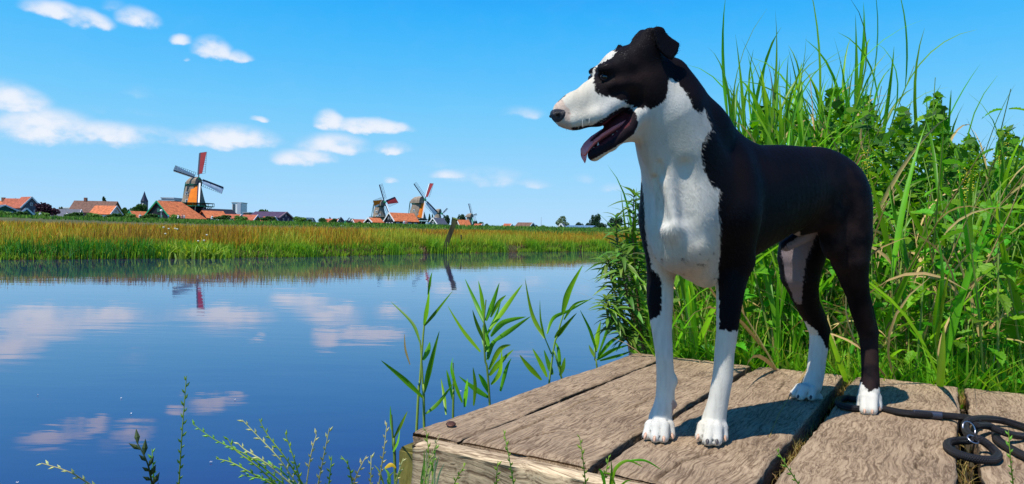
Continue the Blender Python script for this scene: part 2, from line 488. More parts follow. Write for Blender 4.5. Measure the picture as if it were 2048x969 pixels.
# green belt at the far edge of the meadow
parts = []
for (n, x0, x1, y0, y1, h0, h1, w) in ((14000, -170, 40, 150, 205, .35, .85, .30), (9000, 0, 60, 70, 150, .5, 1.0, .16)):
    x = RNG.uniform(x0, x1, n); y = RNG.uniform(y0, y1, n)
    P = np.stack([x, y, np.array([far_z(a, b) for a, b in zip(x, y)])], 1)
    parts.append(blades(P, RNG.uniform(h0, h1, n), np.full(n, w), .2, pick(n, [(.12, .24, .03), (.17, .32, .04), (.09, .18, .03)])))
V, Q, Cc = merge(parts)
tag(mesh_obj('reed_belt', mk_np('reed_belt', V, Q, grass_m, cols=Cc)), 'fresh green reed belt at the back of the ochre meadow', 'reeds', kind='stuff')
# turf on the near bank around the jetty
n = 16000; P = np.stack([RNG.uniform(-2.5, 7, n), RNG.uniform(-2.5, 9, n), np.zeros(n)], 1)
P[:, 2] = [near_h(a, b) for a, b in zip(P[:, 0], P[:, 1])]
_d = np.array(P[:, :2]) - np.array([-.195, 1.46]); _a = math.atan2(-.52, .854); _e1 = _d[:, 0] * math.cos(_a) + _d[:, 1] * math.sin(_a); _e2 = -_d[:, 0] * math.sin(_a) + _d[:, 1] * math.cos(_a)
_ok = (P[:, 2] > .15) & ~((_e1 > -.12) & (_e1 < 1.95) & (_e2 > -.25) & (_e2 < 1.25)) & ~((np.hypot(P[:, 0], P[:, 1]) < .9)) & ~((P[:, 1] > .2) & (P[:, 1] < 1.6) & (P[:, 0] < 1.2) & (P[:, 2] > -1) & (np.abs(P[:, 0]) < .75 * P[:, 1] + .2))
P = P[_ok]
V, Q, Cc = blades(P - [0, 0, .02], RNG.uniform(.08, .3, len(P)), RNG.uniform(.008, .02, len(P)), .5, pick(len(P), GREEN), tipcol=pick(len(P), [(.22, .40, .02), (.36, .40, .06)]))
tag(mesh_obj('bank_turf', mk_np('bank_turf', V, Q, grass_m, cols=Cc)), 'rough green turf on the near bank beside and behind the jetty', 'grass', kind='stuff')
# distinct tussocks and the flowering bush on the bank
def tuft(name, px, depth_off, n, h, spread, pal, label, cat, group=None, width=.04, lean=.4, flowers=0):
    x = W(px, 500, 30).x
    for _ in range(6):
        y = bank_y(x) + depth_off; x = W(px, 500, y).x
    o = thing(name, (x, y, far_z(x, y)), label, cat, group)
    a = RNG.normal(0, spread, (n, 2)); P = np.stack([x + a[:, 0], y + a[:, 1] * .6, np.full(n, .0)], 1)
    V, Q, Cc = blades(P, RNG.uniform(.5, 1, n) * h, np.full(n, width), lean, pick(n, pal), tipcol=pick(n, pal) * 1.2)
    f = mesh_obj('foliage', mk_np('foliage', V, Q, grass_m, cols=Cc), o)
    f['kind'] = 'stuff'
    if flowers:
        fm = mat('white_umbels', (.62, .64, .52), rough=.8)
        for k in range(flowers):
            b = MB(); cx_ = x + random.uniform(-.9, 1.3); cz = far_z(x, y) + random.uniform(.35, 1.0)
            b.lathe((cx_, y - random.uniform(.2, .6), cz), [(.01, -.03), (.03, 0), (.045, .01), (.03, .025), (.01, .03)], 8)
            b.obj('flower_head', fm, o)
    return o
DG = [(.03, .15, .02), (.05, .20, .02), (.08, .27, .02)]
NTH = ['first', 'second', 'third', 'fourth', 'fifth', 'sixth', 'seventh', 'eighth', 'ninth', 'tenth', 'eleventh', 'twelfth', 'thirteenth', 'fourteenth']
for i, px in enumerate([25, 95, 145, 205, 272, 420, 590, 770, 860, 985, 1060, 1130, 1190]):
    lb = ('upright dark green sedge tussock at the water edge, %s from the left' % NTH[i]) if i < 5 else ('bright green sedge tussock on the far bank, ' + ['just right of the white flowers', 'in the middle between flowers and mills', 'below the white-trimmed barn', 'left of the leaning post', 'right of the thin stake', 'left of the buoys', 'right of the buoys', 'beside the willowherb'][i - 5])
    tuft('sedge_tussock', px, .35, 420, [.8, .74, .92, .78, .9, .62, .8, .8, 1.0, .9, 1.0, .95, 1.0][i], .42, DG if i < 5 else GREEN, lb, 'plant',
         'dark sedge tussocks on the left bank' if i < 5 else 'green sedge tussocks on the far bank')
tuft('hogweed_bush', 365, .1, 900, .85, .65, [(.25, .40, .03), (.18, .32, .03), (.35, .42, .05)], 'pale green bush with white flower heads on the far bank', 'plant', width=.07, lean=.9, flowers=8)

# near bank post leaning over the water and thin stake
pm = mat('mossy_timber', (.055, .045, .028), rough=.9, var=.6, scale=3, bump=.6, bscale=30, stretch=(1, 1, .2), col2=(.10, .10, .03))
dp = 40.5
a = W(884, 512, dp); b_ = W(911, 439, dp)
o = thing('mooring_post', (a.x, a.y, 0), 'thick mossy wooden post leaning right at the far bank', 'post')
mb = MB(); dirv = (b_ - a).normalized(); xx = Vector((1, 0, 0)); xx = (xx - dirv * xx.dot(dirv)).normalized(); yy = dirv.cross(xx)
mb.box((a + b_) / 2 - dirv * .3, (.25, .22, (b_ - a).length + .6), (xx, yy, dirv))
mb.obj('timber', pm, o)
mb = MB(); mb.box(b_ + dirv * .03, (.29, .26, .07), (xx, yy, dirv)); mb.obj('moss_cap', mat('moss', (.22, .26, .04), var=.5, scale=8), o)
mb = MB(); a = W(926, 512, 43); b_ = W(922, 470, 43); mb.tube([a - Vector((0, 0, .4)), b_], [.06, .045], 8)
o = mb.obj('wooden_stake', pm); tag(o, 'thin upright stake in the reeds right of the leaning post', 'post')
mb = MB()
for px in (1096, 1127):
    c0 = W(px, 501.5, 50.5); mb.lathe(c0, [(.02, -.1), (.12, -.06), (.13, 0), (.1, .07), (.02, .1)], 10)
    oo = mb.obj('mooring_buoy', mat('white_paint', (.8, .8, .78), rough=.5), None, True); mb = MB()
    tag(oo, ('left' if px < 1110 else 'right') + ' one of two small white buoys at the far bank', 'buoy', 'small white buoys at the far bank')
# ================================================================== THE DOG: one continuous body grown from a distance field
VOX = 0.0028
G0 = np.array([0.02, 1.13, 0.785]); G1 = np.array([0.98, 1.97, 1.58])
GN = np.ceil((G1 - G0) / VOX).astype(int)
FLD = np.full(GN, 1.0, dtype=np.float32)
def _box(lo, hi, pad):
    i0 = np.maximum(((np.array(lo) - pad - G0) / VOX).astype(int), 0); i1 = np.minimum(((np.array(hi) + pad - G0) / VOX).astype(int) + 2, GN)
    ax = [G0[k] + VOX * np.arange(i0[k], i1[k]) for k in range(3)]
    return tuple(slice(a, b) for a, b in zip(i0, i1)), ax[0][:, None, None], ax[1][None, :, None], ax[2][None, None, :]
def _join(sl, d, k, sub=False):
    a = FLD[sl]; d = d.astype(np.float32)
    if sub:
        h = np.clip(.5 - .5 * (a + d) / k, 0, 1)
        FLD[sl] = a * (1 - h) - d * h + k * h * (1 - h)
    else:
        h = np.clip(.5 + .5 * (a - d) / k, 0, 1)
        FLD[sl] = a * (1 - h) + d * h - k * h * (1 - h)
def cone(a, b, r1, r2, k=.012, sub=False):
    a = np.array(a); b = np.array(b); r = max(r1, r2)
    sl, X, Y, Z = _box(np.minimum(a, b) - r, np.maximum(a, b) + r, k + .006)
    ab = b - a; L2 = max(1e-9, ab @ ab)
    px, py, pz = X - a[0], Y - a[1], Z - a[2]
    t = np.clip((px * ab[0] + py * ab[1] + pz * ab[2]) / L2, 0, 1)
    d = np.sqrt((px - t * ab[0]) ** 2 + (py - t * ab[1]) ** 2 + (pz - t * ab[2]) ** 2) - (r1 + (r2 - r1) * t)
    _join(sl, d, k, sub)
def ell(c, rad, ax=None, k=.015, sub=False):
    """ellipsoid; ax = three unit vectors"""
    c = np.array(c); rad = np.array(rad, float); r = rad.max()
    ax = np.eye(3) if ax is None else np.array([list(v) for v in ax])
    sl, X, Y, Z = _box(c - r, c + r, k + .006)
    X = X - c[0]; Y = Y - c[1]; Z = Z - c[2]
    q = [ax[i][0] * X + ax[i][1] * Y + ax[i][2] * Z for i in range(3)]
    k0 = np.sqrt(sum((q[i] / rad[i]) ** 2 for i in range(3))); k1 = np.sqrt(sum((q[i] / rad[i] ** 2) ** 2 for i in range(3)))
    _join(sl, k0 * (k0 - 1) / np.maximum(k1, 1e-6), k, sub)
def econe(a, b, ra, rb, lat, k=.012, sub=False):
    """elliptic cone from a to b; ra=(half width along lat, half height)"""
    a = np.array(a); b = np.array(b); lat = np.array(lat); r = max(*ra, *rb)
    ab = b - a; L = np.linalg.norm(ab); u = ab / max(L, 1e-9); lat = lat - u * (lat @ u); lat /= np.linalg.norm(lat); up = np.cross(u, lat)
    sl, X, Y, Z = _box(np.minimum(a, b) - r, np.maximum(a, b) + r, k + .006)
    X = X - a[0]; Y = Y - a[1]; Z = Z - a[2]
    s = X * u[0] + Y * u[1] + Z * u[2]; t = np.clip(s / L, 0, 1)
    w = ra[0] + (rb[0] - ra[0]) * t; h = ra[1] + (rb[1] - ra[1]) * t
    e = (s - t * L) / np.minimum(w, h); p_ = (X * lat[0] + Y * lat[1] + Z * lat[2]) / w; q_ = (X * up[0] + Y * up[1] + Z * up[2]) / h
    k0 = np.sqrt(p_ ** 2 + q_ ** 2 + e ** 2); k1 = np.sqrt((p_ / w) ** 2 + (q_ / h) ** 2 + (e / np.minimum(w, h)) ** 2)
    _join(sl, k0 * (k0 - 1) / np.maximum(k1, 1e-6), k, sub)
def A(v): return np.array(list(v))
def w_(px, py, d): return A(W(px, py, d))
# --- torso: a row of elliptic sections (x, y, height above deck, half width, half height, lateral yaw)
ZD = 0.8
def lat_at(t): # lateral axis (towards the camera side) turns along the spine
    v = np.array([.90 + (.587 - .90) * t, -.43 + (-.81 + .43) * t, 0]); return v / np.linalg.norm(v)
T = [ (.335, 1.395, .445, .060, .085, 0), (.372, 1.445, .462, .084, .124, .1), (.43, 1.492, .466, .092, .131, .35), (.51, 1.548, .484, .088, .114, .6),
      (.59, 1.603, .506, .078, .100, .8), (.66, 1.652, .517, .068, .092, 1), (.72, 1.692, .520, .066, .092, 1), (.770, 1.725, .512, .064, .080, 1), (.812, 1.754, .482, .050, .058, 1)]
TC = np.array(T); TT = np.linspace(0, len(T) - 1, 40)
def _smooth_interp(col_):                      # Catmull-Rom through the sections
    out = []
    for t_ in TT:
        i = min(int(t_), len(T) - 2); f = t_ - i; p0, p1, p2, p3 = [TC[min(max(i + o, 0), len(T) - 1), col_] for o in (-1, 0, 1, 2)]
        out.append(.5 * (2 * p1 + (p2 - p0) * f + (2 * p0 - 5 * p1 + 4 * p2 - p3) * f * f + (3 * p1 - p0 - 3 * p2 + p3) * f ** 3))
    return np.array(out)
TS = np.stack([_smooth_interp(c) for c in range(6)], 1)
sl, X, Y, Z = _box([TS[:, 0].min() - .12, TS[:, 1].min() - .12, ZD + .25], [TS[:, 0].max() + .1, TS[:, 1].max() + .1, ZD + .68], .02)
best = None
for a_, b_ in zip(TS, TS[1:]):
    a3 = np.array([a_[0], a_[1], ZD + a_[2]]); b3 = np.array([b_[0], b_[1], ZD + b_[2]]); ab = b3 - a3; L = np.linalg.norm(ab); u_ = ab / L
    lt = lat_at((a_[5] + b_[5]) / 2); lt = lt - u_ * (lt @ u_); lt /= np.linalg.norm(lt); up_ = np.cross(u_, lt)
    qx, qy, qz = X - a3[0], Y - a3[1], Z - a3[2]
    s_ = qx * u_[0] + qy * u_[1] + qz * u_[2]; t_ = np.clip(s_ / L, 0, 1)
    w__ = a_[3] + (b_[3] - a_[3]) * t_; h__ = a_[4] + (b_[4] - a_[4]) * t_
    e_ = (s_ - t_ * L) / w__; p1_ = (qx * lt[0] + qy * lt[1] + qz * lt[2]) / w__; q1_ = (qx * up_[0] + qy * up_[1] + qz * up_[2]) / h__
    k0 = np.sqrt(p1_ ** 2 + q1_ ** 2 + e_ ** 2); k1 = np.sqrt((p1_ / w__) ** 2 + (q1_ / h__) ** 2 + (e_ / w__) ** 2)
    dd_ = k0 * (k0 - 1) / np.maximum(k1, 1e-6)
    best = dd_ if best is None else np.minimum(best, dd_)
_join(sl, best, .02)
# chest front, prosternum, keel
ell(w_(1366, 470, 1.385), (.062, .045, .070), k=.03)
ell(w_(1346, 458, 1.345), (.020, .018, .024), k=.02)
cone(w_(1372, 500, 1.385), w_(1412, 540, 1.46), .040, .036, k=.03)
cone(w_(1388, 535, 1.41), w_(1424, 535, 1.50), .022, .022, k=.02)
# neck
cone(w_(1303, 170, 1.36), w_(1335, 228, 1.375), .050, .063, k=.03)
cone(w_(1335, 228, 1.375), w_(1358, 300, 1.40), .063, .070, k=.03)
cone(w_(1358, 300, 1.40), w_(1385, 385, 1.435), .070, .090, k=.04)
cone(w_(1345, 150, 1.37), w_(1400, 262, 1.43), .030, .052, k=.03)        # nape
cone(w_(1400, 262, 1.43), w_(1470, 330, 1.52), .052, .050, k=.03)        # withers
cone(w_(1300, 290, 1.355), w_(1340, 440, 1.352), .016, .014, k=.022)     # neck straps running to the prosternum
cone(w_(1330, 330, 1.35), w_(1346, 452, 1.338), .014, .013, k=.018)
cone(w_(1395, 330, 1.385), w_(1402, 440, 1.365), .022, .018, k=.022)
cone(w_(1370, 330, 1.328), w_(1376, 430, 1.322), .0005, .010, k=.024, sub=True)
cone(w_(1384, 440, 1.322), w_(1400, 480, 1.330), .008, .004, k=.016, sub=True)
cone(w_(1312, 355, 1.350), w_(1326, 440, 1.334), .0005, .008, k=.020, sub=True)
cone(w_(1316, 300, 1.338), w_(1322, 350, 1.336), .0005, .003, k=.016, sub=True)
# shoulders and upper arms
ell(w_(1318, 420, 1.445), (.034, .045, .085), k=.03)
ell(w_(1462, 400, 1.435), (.045, .050, .095), k=.03)
cone(w_(1452, 330, 1.46), w_(1462, 430, 1.405), .038, .048, k=.03)
cone(w_(1462, 430, 1.405), w_(1472, 520, 1.435), .046, .036, k=.02)
cone(w_(1316, 440, 1.44), w_(1322, 545, 1.47), .034, .027, k=.02)
def chain(pts, d, k=.008):
    """pts: (px, py, width in px[, depth])"""
    Q = []
    for p_ in pts:
        dd = p_[3] if len(p_) > 3 else d
        Q.append((w_(p_[0], p_[1], dd), p_[2] / 2 * dd / F_PX))
    pts_ = np.array([q[0] for q in Q]); rm = max(q[1] for q in Q)
    sl, X, Y, Z = _box(pts_.min(0) - rm, pts_.max(0) + rm, k + .006)
    d_ = None
    for (a, ra), (b, rb) in zip(Q, Q[1:]):
        ab = b - a; px_, py_, pz_ = X - a[0], Y - a[1], Z - a[2]
        t_ = np.clip((px_ * ab[0] + py_ * ab[1] + pz_ * ab[2]) / (ab @ ab), 0, 1)
        q_ = np.sqrt((px_ - t_ * ab[0]) ** 2 + (py_ - t_ * ab[1]) ** 2 + (pz_ - t_ * ab[2]) ** 2) - (ra + (rb - ra) * t_)
        d_ = q_ if d_ is None else np.minimum(d_, q_)
    _join(sl, d_, k)
# near fore leg
chain([(1474, 520, 66, 1.44), (1463, 560, 60, 1.432), (1459, 600, 52, 1.425), (1456, 635, 46, 1.42), (1454, 665, 42, 1.42), (1449, 705, 39), (1447, 735, 39), (1445, 758, 40), (1441, 778, 40), (1437, 800, 40), (1432, 822, 43), (1428, 840, 48)], 1.42)
cone(w_(1462, 575, 1.46), w_(1456, 640, 1.445), .018, .010, k=.012)
# far fore leg
chain([(1324, 535, 50, 1.475), (1320, 575, 54, 1.47), (1320, 605, 52, 1.465), (1322, 640, 44, 1.46), (1325, 675, 38, 1.455), (1328, 705, 35), (1330, 735, 34.5), (1331, 757, 36), (1331, 778, 36.5), (1330, 798, 38), (1326, 818, 41), (1320, 838, 46)], 1.45)
ell(w_(1346, 762, 1.45), (.009, .010, .012), k=.010)
ell(w_(1350, 810, 1.450), (.0042, .006, .008), k=.005)                  # dew claw
# paws: four toes with grooves
CLAWS = []; GROOVES = []
def paw(cpx, cpy, cd, toes, hd, r=.0105, back=None):
    """toes: (px base, px tip, py tip, depth tip)"""
    prev_ = None
    for (bx, by, bd, tx, ty, td, rr_) in toes:
        b = w_(bx, by, bd); tp = w_(tx, ty, td); tp[2] = max(tp[2], ZD + rr_ - .001)
        mid = (b + tp) / 2 + np.array([0, 0, .007])
        cone(b, mid, rr_ * 1.05, rr_ * 1.12, k=.0045); cone(mid, tp, rr_ * 1.12, rr_, k=.004)
        dv = (tp - mid); dv[2] = 0; dv /= np.linalg.norm(dv) + 1e-9
        if prev_ is not None: GROOVES.append(((prev_[0] + b) / 2 + np.array([0, 0, .010]), (prev_[1] + mid) / 2 + np.array([0, 0, .0075]), (prev_[2] + tp) / 2 + dv * .006))
        prev_ = (b, mid, tp)
        CLAWS.append((tp + dv * (rr_ * .75) + np.array([0, 0, .001]), dv))
paw(1318, 850, 1.43, [(1307, 846, 1.445, 1294, 871, 1.418, .0095), (1315, 845, 1.440, 1310, 876, 1.400, .0108), (1325, 845, 1.440, 1327, 876, 1.400, .0108), (1333, 846, 1.448, 1341, 870, 1.424, .0100)], None)
ell(w_(1319, 862, 1.44), (.024, .020, .011), k=.008)
paw(1426, 850, 1.41, [(1413, 848, 1.418, 1400, 873, 1.397, .0100), (1421, 848, 1.412, 1416, 881, 1.377, .0112), (1431, 848, 1.412, 1433, 881, 1.377, .0112), (1439, 848, 1.418, 1446, 874, 1.398, .0104)], None)
ell(w_(1426, 864, 1.415), (.025, .022, .011), k=.008)
# hips, thighs
ell(w_(1682, 402, 1.70), (.058, .060, .074), k=.03)
ell(w_(1698, 450, 1.695), (.049, .052, .090), k=.025)
ell(w_(1672, 470, 1.68), (.036, .036, .062), k=.02)
chain([(1700, 480, 80, 1.695), (1700, 520, 72, 1.69), (1708, 560, 54, 1.70), (1716, 590, 44, 1.71), (1722, 620, 41, 1.72), (1730, 650, 36, 1.73), (1737, 672, 35, 1.735), (1739, 700, 33, 1.73), (1740, 730, 32, 1.72), (1741, 760, 34, 1.71), (1738, 785, 40, 1.695)], 1.70, k=.014)
cone(w_(1728, 560, 1.725), w_(1747, 664, 1.742), .007, .011, k=.014)
paw(0, 0, 0, [(1728, 790, 1.700, 1721, 815, 1.685, .0100), (1734, 788, 1.695, 1730, 822, 1.655, .0118), (1743, 788, 1.695, 1744, 822, 1.652, .0118), (1749, 790, 1.70, 1755, 815, 1.680, .0105)], None)
ell(w_(1737, 808, 1.70), (.026, .024, .012), k=.010)
# far hind leg
ell(w_(1625, 440, 1.79), (.050, .060, .085), k=.025)
chain([(1612, 470, 96, 1.80), (1602, 515, 90, 1.80), (1600, 550, 76, 1.80), (1608, 585, 56, 1.81), (1617, 615, 44, 1.83), (1630, 640, 40, 1.845), (1639, 665, 38, 1.855), (1638, 690, 36, 1.85), (1634, 720, 34, 1.84), (1631, 748, 34, 1.83), (1624, 772, 38, 1.82)], 1.82, k=.014)
cone(w_(1626, 585, 1.83), w_(1652, 660, 1.862), .007, .010, k=.014)
paw(0, 0, 0, [(1612, 780, 1.845, 1592, 790, 1.845, .0105), (1612, 778, 1.82, 1589, 796, 1.812, .0118), (1616, 778, 1.81, 1601, 800, 1.790, .0118), (1624, 780, 1.81, 1622, 801, 1.788, .0105)], None)
ell(w_(1617, 792, 1.825), (.026, .024, .012), k=.010)
ell(w_(1634, 795, 1.83), (.014, .014, .012), k=.010)
for a_, b_, c_ in GROOVES:
    cone(a_, b_, .0005, .0022, k=.003, sub=True); cone(b_, c_, .0022, .0026, k=.003, sub=True)
# loin fold, belly, sheath
cone(w_(1650, 430, 1.655), w_(1600, 455, 1.655), .030, .018, k=.03)
cone(w_(1612, 468, 1.70), w_(1572, 492, 1.685), .019, .013, k=.015)
# tail, hanging down behind the far side of the near thigh
tp = [(.828, 1.775, .535, .018), (.850, 1.800, .48, .016), (.862, 1.812, .40, .012), (.868, 1.815, .32, .009), (.872, 1.815, .25, .006)]
for a_, b_ in zip(tp, tp[1:]): cone((a_[0], a_[1], ZD + a_[2]), (b_[0], b_[1], ZD + b_[2]), a_[3], b_[3], k=.01)
# --- head
HL = np.array([.405, -.914, 0.0]); HF = np.array([-.914, -.405, 0.0])
def hd(px, py, lat=0.0):
    d = 1.36 - (1320 - px) / 210 * .088
    return w_(px, py, d - lat / .914)
PXM = 1 / 1090.0
HAX = (HF, HL, (0, 0, 1))
ell(hd(1274, 144), (60 * PXM, .047, 56 * PXM), HAX, k=.02)
ell(hd(1234, 140), (34 * PXM, .038, 36 * PXM), HAX, k=.02)
for sg in (1, -1):
    ell(hd(1296 if sg > 0 else 1288, 178, .026 * sg), (38 * PXM, .026, 37 * PXM), HAX, k=.02)       # cheek muscle
    cone(hd(1288, 165, .034 * sg), hd(1222, 172, .031 * sg), .013, .008, k=.014)                   # cheek bone
    ell(hd(1212 if sg > 0 else 1190, 140 if sg > 0 else 146, .025 * sg), ((19 if sg > 0 else 15) * PXM, .013 if sg > 0 else .009, (13 if sg > 0 else 10) * PXM), HAX, k=.018)   # brow
    cone(hd(1238, 205, .024 * sg), hd(1196, 232, .021 * sg), .017, .0165, k=.012)                   # upper lip
    cone(hd(1196, 232, .021 * sg), hd(1147, 243, .013 * sg), .0165, .0160, k=.012)
for sg in (1, -1):
    ell(hd(1206 if sg > 0 else 1185, 158, .034 * sg), (13 * PXM, .010, 9 * PXM), HAX, k=.008, sub=True)  # eye socket
# muzzle
econe(hd(1236, 172), hd(1190, 204), (.031, 40 * PXM), (.026, 38 * PXM), HL, k=.018)
econe(hd(1190, 204), hd(1150, 222), (.026, 36 * PXM), (.0205, 33 * PXM), HL, k=.012)
econe(hd(1150, 222), hd(1124, 231), (.0205, 31 * PXM), (.0165, 24 * PXM), HL, k=.012)
cone(hd(1196, 180), hd(1128, 214), .013, .009, k=.015)
cone(hd(1200, 165), hd(1180, 180), .012, .011, k=.012)
# lower jaw with throat
for sg in (1, -1):
    cone(hd(1276, 232, .030 * sg), hd(1256, 262, .028 * sg), .014, .0125, k=.010)
    cone(hd(1256, 262, .028 * sg), hd(1222, 289, .021 * sg), .0122, .0110, k=.006)
    cone(hd(1222, 289, .021 * sg), hd(1186, 310, .012 * sg), .0110, .0095, k=.006)
cone(hd(1262, 262, 0), hd(1190, 312, 0), .010, .008, k=.016)
cone(hd(1262, 238, 0), hd(1226, 258, 0), .022, .014, k=.008)
cone(hd(1226, 262, -.008), hd(1190, 286, -.006), .014, .010, k=.008)
cone(hd(1290, 225, 0), hd(1262, 262, 0), .034, .016, k=.02)
cone(hd(1292, 215, .01), hd(1312, 290, 0), .030, .024, k=.03)
# ears: base cup on the head and the folded flap
def flap(poly, dfun, th, k=.006, rnd=.003):
    """thin polygon (px) lying in the sheet depth = dfun(px, py); th = half thickness in m"""
    poly = np.array(poly, float)
    pts = np.array([w_(x, y, dfun(x, y)) for x, y in poly])
    sl, X, Y, Z = _box(pts.min(0) - th, pts.max(0) + th, .012)
    shp = np.broadcast(X, Y, Z).shape
    Pt = np.stack([np.broadcast_to(a, shp).ravel() for a in (X, Y, Z)], 1)
    u, v = PROJ(Pt)
    n = len(poly); dmin = np.full(len(u), 1e9); ins = np.zeros(len(u), bool)
    for i in range(n):
        a = poly[i]; b = poly[(i + 1) % n]; e = b - a
        wx, wy = u - a[0], v - a[1]; tt = np.clip((wx * e[0] + wy * e[1]) / (e @ e), 0, 1)
        dmin = np.minimum(dmin, np.hypot(wx - e[0] * tt, wy - e[1] * tt))
        c = ((a[1] > v) != (b[1] > v)) & (u < (b[0] - a[0]) * (v - a[1]) / (b[1] - a[1] + 1e-12) + a[0]); ins ^= c
    d2 = np.where(ins, -dmin, dmin) * (Pt[:, 1] / F_PX)
    dz = np.abs(Pt[:, 1] - np.array(dfun(u, v))) - th
    q = np.maximum(d2 + rnd, 0) ** 2 + np.maximum(dz + rnd, 0) ** 2
    d = np.minimum(np.maximum(d2 + rnd, dz + rnd), 0) + np.sqrt(q) - rnd
    _join(sl, d.reshape(shp), k)
ell(hd(1298, 92, .028), (26 * PXM, .014, 34 * PXM), HAX, k=.012)
ell(hd(1291, 108, .030), (30 * PXM, .016, 26 * PXM), HAX, k=.015)
flap([(1264, 92), (1266, 76), (1279, 61), (1300, 55), (1322, 58), (1330, 72), (1318, 112), (1300, 128), (1276, 116)], lambda x, y: 1.318 + 0.0006 * (x - 1264), .006, k=.010)
flap([(1303, 57), (1315, 53), (1326, 61), (1342, 75), (1360, 87), (1356, 106), (1344, 122), (1328, 114), (1316, 98), (1310, 80)], lambda x, y: 1.296 + 0.0006 * (x - 1300) - .00025 * (y - 60), .0042, k=.006)
cone(hd(1304, 58, .032), hd(1322, 62, .045), .006, .006, k=.008)
flap([(1228, 106), (1236, 89), (1244, 91), (1258, 112), (1250, 125)], lambda x, y: 1.375 + 0 * x, .008, k=.012)

# --- surface nets
def surface_nets(F, org, h):
    inside = F < 0
    nx_, ny_, nz_ = F.shape
    s = np.zeros((nx_ - 1, ny_ - 1, nz_ - 1), np.uint8)
    for i in (0, 1):
        for j in (0, 1):
            for k in (0, 1): s += inside[i:nx_ - 1 + i, j:ny_ - 1 + j, k:nz_ - 1 + k]
    act = (s > 0) & (s < 8)
    I, J, K = np.nonzero(act)
    idx = np.full(act.shape, -1, np.int32); idx[I, J, K] = np.arange(len(I))
    c = {}
    for i in (0, 1):
        for j in (0, 1):
            for k in (0, 1): c[i, j, k] = F[I + i, J + j, K + k]
    acc_ = np.zeros((len(I), 3)); cnt = np.zeros(len(I))
    for a in c:
        for ax_ in range(3):
            if a[ax_] == 0:
                b = list(a); b[ax_] = 1; b = tuple(b)
                fa, fb = c[a], c[b]; m_ = (fa < 0) != (fb < 0)
                tt = np.where(m_, fa / np.where(m_, fa - fb, 1), 0)
                pt = np.tile(np.array(a, float), (len(I), 1)); pt[:, ax_] = tt
                acc_ += pt * m_[:, None]; cnt += m_
    Vv = org + h * (np.stack([I, J, K], 1) + acc_ / cnt[:, None])
    faces = []
    for ax_ in range(3):
        o1, o2 = (ax_ + 1) % 3, (ax_ + 2) % 3
        sa = [slice(1, -1)] * 3; sb = [slice(1, -1)] * 3
        sa[ax_] = slice(0, -1); sb[ax_] = slice(1, None)
        A_ = inside[tuple(sa)]; B_ = inside[tuple(sb)]
        e = np.nonzero(A_ != B_); flip = A_[e]
        P_ = [e[0].copy(), e[1].copy(), e[2].copy()]
        P_[o1] += 1; P_[o2] += 1                     # grid index of the edge
        def cell(d1, d2):
            q = [P_[0].copy(), P_[1].copy(), P_[2].copy()]; q[o1] = q[o1] + d1; q[o2] = q[o2] + d2
            return idx[q[0], q[1], q[2]]
        q = np.stack([cell(-1, -1), cell(0, -1), cell(0, 0), cell(-1, 0)], 1)
        q[~flip] = q[~flip][:, ::-1]
        faces.append(q)
    return Vv, np.concatenate(faces)
DV, DF = surface_nets(FLD, G0 + 0.0, VOX)
DF = DF[(DF >= 0).all(1)]
# relax a little so that the grid cannot be felt
def adj_smooth(V_, Q_, it, lam=.5):
    for _ in range(it):
        s = np.zeros_like(V_); c = np.zeros(len(V_))
        for a, b in ((0, 1), (1, 2), (2, 3), (3, 0)):
            for x_, y_ in ((a, b), (b, a)):
                for k in range(3): s[:, k] += np.bincount(Q_[:, x_], weights=V_[Q_[:, y_], k], minlength=len(V_))
                c += np.bincount(Q_[:, x_], minlength=len(V_))
        V_ = V_ * (1 - lam) + lam * s / np.maximum(c, 1)[:, None]
    return V_
DV = adj_smooth(DV, DF, 2)
e1_ = DV[DF[:, 2]] - DV[DF[:, 0]]; e2_ = DV[DF[:, 3]] - DV[DF[:, 1]]; fn = np.cross(e1_, e2_)
DN = np.zeros_like(DV)
for k in range(4):
    for c in range(3): DN[:, c] += np.bincount(DF[:, k], weights=fn[:, c], minlength=len(DV))
DN /= np.linalg.norm(DN, axis=1)[:, None] + 1e-12
# --- coat
def inpoly(u, v, poly):
    poly = np.array(poly, float); ins = np.zeros(len(u), bool); n = len(poly)
    for i in range(n):
        a = poly[i]; b = poly[(i + 1) % n]
        ins ^= ((a[1] > v) != (b[1] > v)) & (u < (b[0] - a[0]) * (v - a[1]) / (b[1] - a[1] + 1e-12) + a[0])
    return ins
u, v = PROJ(DV)
jn = fbm(DV * 220, 2); jn2 = fbm(DV * 230 + 50, 2)
u0, v0 = u.copy(), v.copy(); u = u + jn * 3.5; v = v + jn2 * 5.5
depth = DV[:, 1]
P_HEAD = [(1085, 190), (1116, 205), (1166, 160), (1180, 150), (1194, 128), (1206, 110), (1224, 100), (1234, 106), (1216, 120), (1199, 128), (1191, 134), (1188, 150), (1187, 165), (1190, 182),
          (1202, 192), (1225, 195), (1246, 202), (1262, 212), (1285, 217), (1311, 216), (1326, 206), (1334, 188), (1337, 160), (1343, 156), (1366, 178), (1380, 200), (1387, 218),
          (1403, 228), (1409, 214), (1415, 235), (1424, 255), (1421, 262), (1410, 275), (1403, 294), (1402, 320), (1410, 345), (1421, 369), (1439, 378), (1436, 417), (1440, 459), (1440, 510),
          (1436, 545), (1438, 600), (1438, 660), (1424, 660), (1424, 590), (1400, 585), (1352, 575), (1349, 640), (1322, 640), (1324, 575), (1318, 550), (1304, 540), (1296, 500), (1290, 459), (1288, 400),
          (1284, 369), (1274, 340), (1262, 300), (1240, 300), (1200, 335), (1140, 335), (1085, 270)]
white = inpoly(u, v, P_HEAD) & (depth < 1.56)
